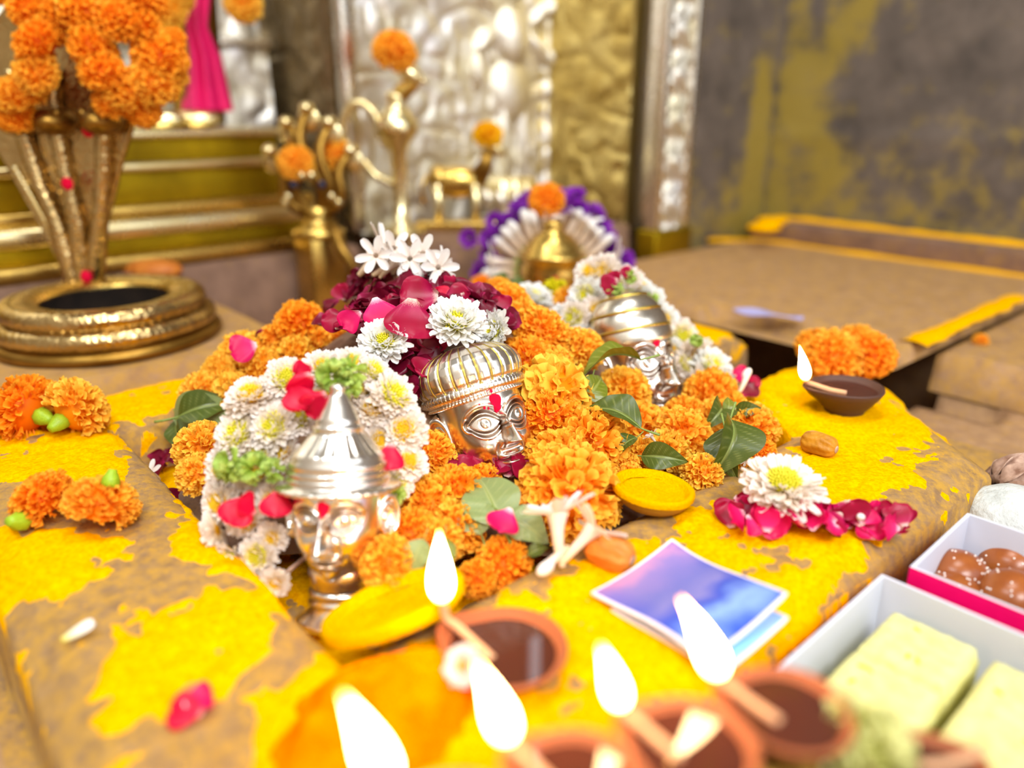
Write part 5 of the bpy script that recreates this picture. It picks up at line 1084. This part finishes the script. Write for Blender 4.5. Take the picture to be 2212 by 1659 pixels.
for i in range(26):                                                 # bead border down one edge of the hood
    v = 640-i*11; px = np.interp(-v, [-q for q in vy], lx)
    sub(MB().ball(atY(px, v, Yh-0.012), (0.0034, 0.0034, 0.0034), 8, 6).build('edge_bead', M['brass_pale']), cob)
gl = thing('marigold_garland', 'thick orange marigold garland hung over the cobra hood', 'garland', atY(190, 150, Yh-0.05))
for px, py, rp, dy in ((75, 25, 54, .04), (185, 28, 58, .045), (250, 45, 54, .045), (292, 52, 54, .04), (86, 95, 58, .055), (200, 102, 50, .055), (78, 158, 50, .06), (45, 205, 55, .055), (8, 215, 50, .05), (222, 156, 50, .06), (345, 122, 58, .04), (330, 180, 58, .045), (285, 205, 58, .05), (250, 222, 46, .05), (372, 100, 40, .03), (355, 150, 50, .035), (30, 245, 46, .05), (130, -20, 55, .03), (235, -20, 55, .03), (20, -10, 50, .03), (140, 40, 50, .04), (310, 0, 50, .03), (310, 240, 36, .045)):
    p = atY(px, py, Yh-dy); o = marigold(p, 0.9*rp*depth(p)/FPX, tocam(p)*0.4+np.array((0, 0, 0.6))+RNG.normal(size=3)*0.3, None, None, random.choice(['f0', 'f1', 'm2', 'f0']), parent=gl); o.matrix_parent_inverse = Matrix.Translation(-gl.location)

# ------------------------------------------------------------------ brass stepped pedestal with a draped statue
ped = thing('stepped_pedestal', 'polished brass stepped pedestal behind the cobra', 'pedestal', ab(0.15, 0.98, 0.033))
def tier(name, z0, z1, b0, a1, mat, bev): sub(abbox(MB(), -0.35, a1, b0, 1.065, z0, z1, bev).build(name, M[mat]), ped)
for q in (('foot_step', 0.034, 0.050, 0.885, 0.485, 'brass', 0.004), ('foot_panel', 0.050, 0.066, 0.905, 0.47, 'olive_brass', 0.001), ('bright_step', 0.066, 0.087, 0.893, 0.465, 'brass_pale', 0.007), ('middle_step', 0.087, 0.100, 0.905, 0.455, 'brass', 0.003),
          ('middle_panel', 0.100, 0.134, 0.925, 0.44, 'olive_brass', 0.001), ('upper_step', 0.134, 0.144, 0.913, 0.435, 'brass_pale', 0.003), ('upper_panel', 0.144, 0.168, 0.930, 0.425, 'olive_brass', 0.001), ('top_step', 0.168, 0.177, 0.915, 0.44, 'brass_pale', 0.003)): tier(*q)
sta = thing('draped_statue', 'statue in a bright pink draped cloth standing on the brass pedestal', 'statue', ab(0.24, 1.02, 0.177))
bt = 1.0
top = on_b(430, 0, bt)
s = np.linspace(0, 1, 60); wv = np.linspace(-1, 1, 70)
ctr = np.interp(s, [0, 0.35, 0.55, 0.8, 1.0, 1.3], [448, 440, 425, 430, 440, 450]); wid = np.interp(s, [0, 0.25, 0.55, 0.8, 1], [55, 42, 28, 34, 55])
Xc = np.zeros((70, 60, 3))
for j in range(60):
    for i in range(70):
        py = 240-s[j]*330; q = on_b(ctr[j]+wid[j]*wv[i], py, bt-0.004*math.sin(wv[i]*9+s[j]*3)-0.02*(1-wv[i]**2)); Xc[i, j] = q
o = sub(MB().grid(Xc).build('pink_cloth', M['cloth']), sta); solid(o, 0.003)
foot_c = on_b(400, 262, 0.985)
for k, (px, py) in enumerate(((345, 255), (420, 240))):
    c = on_b(px, py, 0.965); c[2] = 0.177
    mb = MB(); mb.ball(c+np.array((0, 0, 0.010)), (0.030, 0.016, 0.011), 20, 10, rot=rotz(ROT*0.4))
    f_ = sub(mb.build('foot', M['brass_pale']), sta)
    for i in range(5): sub(MB().ball(c+np.array((-0.032+0.003*abs(i-1), 0.012-i*0.0065, 0.006)), (0.008, 0.0034, 0.0045), 10, 6).build('toe', M['brass_pale']), sta)
sub(MB().tube([on_b(430, 235, 1.02)*np.array((1, 1, 0))+np.array((0, 0, 0.18)), on_b(430, 235, 1.02)*np.array((1, 1, 0))+np.array((0, 0, 0.50))], [0.03, 0.045], 24).build('body', M['brass_old']), sta)
for px, py, rp in ((355, 20, 42), (525, 8, 36), (375, -20, 40)):
    p = on_b(px, py, 0.95); o = marigold(p, rp*depth(p)/FPX, tocam(p), None, None, 'm4', parent=sta); o.matrix_parent_inverse = Matrix.Translation(-sta.location)
p = on_b(372, 75, 0.955); o = sub(MB().ball(p, (0.012, 0.008, 0.014), 14, 9).build('green_bud', M['bud_green']), sta)
# silver throne block behind the statue
thr = thing('silver_throne', 'embossed silver throne back beside the pink draped statue', 'throne', ab(0.40, 1.08, 0.033))
def facing(name, a0, a1, b, z0, z1, mat, root, amp=0.005):
    o = wall(name, (a0, b), (a1, b), z0, z1, mat, relief=lambda u, v: -swirl(u, v, 1.0, amp), step=0.003, thick=0.03); return sub(o, root)
facing('back_panel', 0.36, 0.495, 1.09, 0.034, 0.275, M['silver_relief'], thr)
sub(abbox(MB(), 0.355, 0.50, 1.075, 1.125, 0.275, 0.288, 0.004).build('cornice', M['silver_dull']), thr)
facing('upper_panel', 0.30, 0.475, 1.11, 0.288, 0.60, M['silver_relief'], thr)

# ------------------------------------------------------------------ small brass figures on the ledge
def fig_base(name, label, px, py, b, s): 
    p = on_b(px, py, b); return thing(name, label, 'figurine', p), p
# five headed cobra lamp
pb = on_b(700, 640, 0.832); pb[2] = FL
nag = thing('cobra_lamp', 'brass five headed cobra figure with flowers standing on a square post', 'figurine', pb)
MB().box((-0.030, -0.030, 0.0), (0.030, 0.030, 0.012), rotz(ROT), 0.002).box((-0.022, -0.022, 0.012), (0.022, 0.022, 0.108), rotz(ROT), 0.002).build('post', M['brass'], nag)
z0 = 0.108
MB().lathe([(0, 0), (0.030, 0), (0.032, 0.006), (0.020, 0.012), (0.012, 0.022), (0.02, 0.032), (0, 0.036)], 32, (0, 0, z0)).build('pedestal_cup', M['brass'], nag)
for i, dx in enumerate((-0.046, -0.024, 0.0, 0.024, 0.046)):
    hgt = (0.075, 0.105, 0.12, 0.105, 0.075)[i]; k = np.linspace(0, 1, 20)
    pts = np.stack([dx*np.sin(k*math.pi/2)+0.010*np.sin(k*math.pi*2)*(1 if dx >= 0 else -1), -0.012*np.sin(k*math.pi), z0+0.02+hgt*k], -1)
    nk = MB().tube(pts, np.interp(k, [0, 0.6, 1], [0.007, 0.0065, 0.0055]), 12).build('neck', M['brass_old'], nag)
    MB().ball(pts[-1]+np.array((0, -0.004, 0.002)), (0.0085, 0.012, 0.007), 14, 9).ball(pts[-1]+np.array((0, 0.002, -0.010)), (0.013, 0.004, 0.014), 14, 9).build('head', M['brass_pale'], nk)
for i in range(18):
    a = i/18*2*math.pi; MB().ball((0.032*math.cos(a), -0.012+0.02*math.sin(a), z0+0.055-0.012*math.cos(2*a)+0.006*math.sin(a*3)), (0.0048,)*3, 10, 7).build('bead', M['dark_bead' if i % 3 == 0 else 'brass_pale'], nag)
MB().tube([(0.02, -0.02, z0+0.02), (0.032, -0.03, z0-0.01), (0.045, -0.032, z0-0.03), (0.036, -0.034, z0-0.055)], [0.006, 0.007, 0.007, 0.004], 12).build('tail', M['brass_old'], nag)
LM = 'orange marigold placed on the five headed cobra lamp'
for px, py, rp in ((640, 352, 36), (720, 332, 36)):
    p = on_b(px, py, 0.825); marigold(p, rp*depth(p)/FPX, (0.1, -0.7, 0.6), LM, 'marigolds on the cobra lamp', 'm1')
# tall bird topped bell lamp
pb = on_b(745, 462, 0.86); pb[2] = 0.045
brd = thing('bird_lamp', 'tall brass bell lamp with a bird neck and arched handle', 'figurine', ab(0.545, 0.845, 0.045)); bl = brd.location
S_ = depth(np.array(bl))/FPX
def bz_(py): d = ray(757, py); return CAM[2]+d[2]*(bl[1]/d[1])-bl[2]
MB().lathe([(0, 0), (0.028, 0), (0.030, 0.006), (0.012, 0.012), (0.008, bz_(420)), (0.010, bz_(330)), (0.014, bz_(312)), (0.026, bz_(285)), (0.024, bz_(262)), (0.016, bz_(240)), (0.010, bz_(222)), (0.013, bz_(210)), (0.010, bz_(198)), (0, bz_(192))], 36).build('bell_body', M['brass_pale'], brd)
k = np.linspace(0, 1, 16); MB().tube(np.stack([0.004+0.018*np.sin(k*2.4), 0*k, bz_(205)+k*(bz_(150)-bz_(205))], -1), np.interp(k, [0, 1], [0.011, 0.009]), 14).build('bird_neck', M['brass'], brd)
MB().ball((0.020, -0.004, bz_(160)), (0.017, 0.011, 0.011), 16, 10, rot=np.array(((0.8, 0, 0.6), (0, 1, 0), (-0.6, 0, 0.8)))).build('bird_head', M['brass_pale'], brd)
MB().tube([(0.03, -0.004, bz_(168)), (0.040, -0.006, bz_(182))], [0.005, 0.001], 8).build('beak', M['brass_pale'], brd)
a_ = np.linspace(0, math.pi, 20); MB().tube(np.stack([-0.045+0.024*np.cos(a_), 0*a_, bz_(300)+0.042*np.sin(a_)], -1), 0.0055, 10).tube([(-0.021, 0, bz_(300)), (-0.010, 0, bz_(318))], 0.0055, 10).tube([(-0.069, 0, bz_(300)), (-0.03, 0, bz_(380)), (0, 0, bz_(405))], 0.005, 10).build('arched_handle', M['brass_pale'], brd)
p = np.array(bl)+np.array((0.002, -0.006, bz_(112))); marigold(p, 44*depth(p)/FPX, (0.25, -0.5, 0.8), 'orange marigold crowning the bird neck of the tall lamp', None, 'm0')
# little cow
cw = thing('cow_figurine', 'small brass cow figure with a raised head on the ledge', 'figurine', ab(0.63, 0.83, 0.045)); cl = cw.location
def cz(py): d = ray(880, py); return CAM[2]+d[2]*(cl[1]/d[1])-cl[2]
cx = (866-1106)/FPX*depth(np.array(cl)); off = cx-cl[0]
MB().box((-0.060, -0.022, 0.0), (0.055, 0.022, 0.012), None, 0.002).build('plinth', M['brass'], cw)
MB().ball((-0.005, 0, 0.062), (0.038, 0.018, 0.021), 24, 14).ball((-0.028, 0, 0.066), (0.016, 0.016, 0.018), 16, 10).build('body', M['brass'], cw)
for sx in (-0.030, 0.020):
    for sy in (-0.009, 0.009): MB().tube([(sx, sy, 0.012), (sx+0.001, sy, 0.030), (sx, sy, 0.060)], [0.0048, 0.0042, 0.008], 10).build('leg', M['brass_pale'], cw)
MB().tube([(0.022, 0, 0.064), (0.034, -0.002, 0.085), (0.038, -0.004, 0.102)], [0.014, 0.010, 0.009], 12).build('neck', M['brass_old'], cw)
hd_ = MB().ball((0.046, -0.006, 0.106), (0.018, 0.010, 0.009), 16, 10, rot=np.array(((0.85, 0, 0.5), (0, 1, 0), (-0.5, 0, 0.85)))).build('head', M['brass_pale'], cw)
for sy in (-1, 1): MB().tube([(0.036, sy*0.007, 0.112), (0.034, sy*0.014, 0.122)], [0.003, 0.0008], 8).build('horn', M['brass_pale'], hd_); MB().ball((0.034, sy*0.013, 0.106), (0.004, 0.008, 0.003), 10, 6).build('ear', M['brass_pale'], hd_)
MB().tube([(-0.044, 0, 0.070), (-0.052, 0, 0.055), (-0.050, 0, 0.035)], [0.003, 0.0025, 0.0035], 8).build('tail', M['brass'], cw)
p = np.array(cl)+np.array((0.038, -0.006, 0.122)); marigold(p, 30*depth(p)/FPX, (0.1, -0.5, 0.8), 'yellow flower set on the head of the brass cow', None, 'yellow')
# silver lotus stand under the relief figure
lo = thing('lotus_stand', 'silver lotus stand at the foot of the deity relief', 'stand', ab(0.745, 0.865, 0.045))
MB().lathe([(0, 0), (0.040, 0), (0.042, 0.006), (0.034, 0.012), (0, 0.012)], 48).build('foot', M['silver_dull'], lo)
MB().lathe([(0.0, 0.012), (0.030, 0.014), (0.034, 0.03), (0.036, 0.055), (0.030, 0.060), (0, 0.060)], 96, mod=lambda T, R, Z: (R*(1+0.13*np.abs(np.cos(5*T))), Z)).build('cup', M['brass_pale'], lo)
for i in range(10):
    a = i/10*2*math.pi; MB().ball((0.037*math.cos(a), 0.037*math.sin(a), 0.030), (0.010, 0.010, 0.016), 12, 8).build('lotus_petal', M['silver_dull'], lo)

# ------------------------------------------------------------------ brass pot with a purple and white garland
kp = at(1192, 652, 0.0); ks = depth(kp)/FPX
pot = thing('brass_pot', 'domed brass pot with a red mark framed by a purple garland', 'pot', kp)
MB().lathe(np.array([(0, 0), (52, 0), (60, 12), (66, 45), (68, 75), (62, 92), (70, 98), (70, 106), (60, 112), (56, 125), (40, 142), (24, 152), (20, 158), (24, 164), (20, 172), (8, 178), (0, 180)])*ks, 48).build('body', M['brass'], pot)
MB().ball((2*ks, -66*ks, 58*ks), (7*ks, 5*ks, 12*ks), 10, 7).build('red_mark', M['tilak'], pot)
pg = thing('purple_garland', 'purple and white flower garland arched around the brass pot', 'garland', kp+np.array((0, 0.02, 0)))
n_ = 21
for i in range(n_):
    a = math.pi*(-0.06+1.12*i/(n_-1)); c0 = np.array((math.cos(a), 0, math.sin(a)))
    for rr, l, yy in ((78, 78, 0.0),):
        b0 = kp+np.array((0, 0.012+yy, 52*ks))+c0*rr*ks; e0 = b0+c0*l*ks+np.array((RNG.normal()*0.003, -0.004, RNG.normal()*0.003))
        o = tuberose(b0, e0, None, None, 4 if RNG.random() < 0.75 else 0, parent=pg); o.matrix_parent_inverse = Matrix.Translation(-pg.location); o.scale = tuple(np.array(o.scale)*np.array((0.95, 0.95, 1.0)))
for i in range(36):
    a = math.pi*(-0.12+1.24*i/35); c0 = np.array((math.cos(a), 0, math.sin(a))); q = kp+np.array((0, 0.024+RNG.normal()*0.004, 52*ks))+c0*(150+RNG.normal()*14)*ks
    o = link('purple_flower', PURP if 'PURP' in globals() else globals().setdefault('PURP', chrys_mesh(77, 'purple', ((0.9, 16, 5), (0.8, 14, 30), (0.6, 10, 55)))), pg); put(o, q, c0*0.6+np.array((0, -0.8, 0.1))+RNG.normal(size=3)*0.3, RNG.uniform(0, 6), 30*ks); o.matrix_parent_inverse = Matrix.Translation(-pg.location)
sub(MB().tube([kp+np.array((0, 0.016, 52*ks))+np.array((math.cos(a), 0, math.sin(a)))*80*ks for a in np.linspace(-0.2, math.pi+0.2, 40)], 0.004, 8).build('cord', M['bud_green']), pg)
p = P(1181, 433, depth(kp)-0.02); marigold(p, 36*depth(p)/FPX, (0, -0.8, 0.5), 'round orange marigold on top of the purple garland', None, 'f0')
for px, py, r in ((1085, 605, 0.03), (1120, 615, 0.024)):
    leaf(P(px+20, py+8, 0.73), P(px-30, py-2, 0.72), (0, -0.5, 0.9), 'dark', 'green leaf lying before the purple garland', 'leaves before the purple garland', 0.1)
p = P(1090, 655, 0.68); 
for px, py in ((1045, 640), (1040, 615)):
    p = P(px, py, 0.76); marigold(p, 20*0.76/FPX, tocam(p), 'small orange marigold at the foot of the purple garland', 'marigolds at the purple garland', 'm2')
# odds and ends on the back platforms
p = at(2118, 735, -0.010); marigold(p, 15*depth(p)/FPX, (0, -0.4, 0.9), 'tiny orange flower head alone on the stone block', None, 'm1')
p = at(300, 585, 0.040); mb = MB().ball((0, 0, 0), (0.032, 0.02, 0.012), 24, 12); v = mb.v[0]; v += 0.006*(fbm(v[:, 0]*60, v[:, 1]*60, v[:, 2]*60)[:, None]-0.5); o = mb.build('paste_lump', M['date_orange']); o.location = on_b(330, 583, 0.878); tag(o, 'small peach coloured lump on the edge of the stone riser', 'offering')
U, V = np.meshgrid(np.linspace(0, 1, 20), np.linspace(-1, 1, 8), indexing='ij'); p0, p1 = at(1585, 668, 0.004), at(1735, 688, 0.004); dv = (p1-p0)/np.linalg.norm(p1-p0); sv = np.array((-dv[1], dv[0], 0))
Xs = p0+(p1-p0)*U[..., None]+sv*(V*0.011*np.sin(np.pi*np.clip(U, 0.04, 0.96))**0.6)[..., None]; Xs[..., 2] += 0.002*np.sin(U*7)*V
o = MB().grid(Xs).build('reflection_streak', plain('lilac_reflection', 'b0acd4', 0.5, c2='9c96c4', nscale=30)); solid(o, 0.0008); tag(o, 'pale lilac reflection painted on a thin strip at the lip of the drain gap', 'reflection')  # thin lilac strip painted as a reflection on the platform lip
# thin streams of turmeric hanging on the platform edges are part of the strewn powder
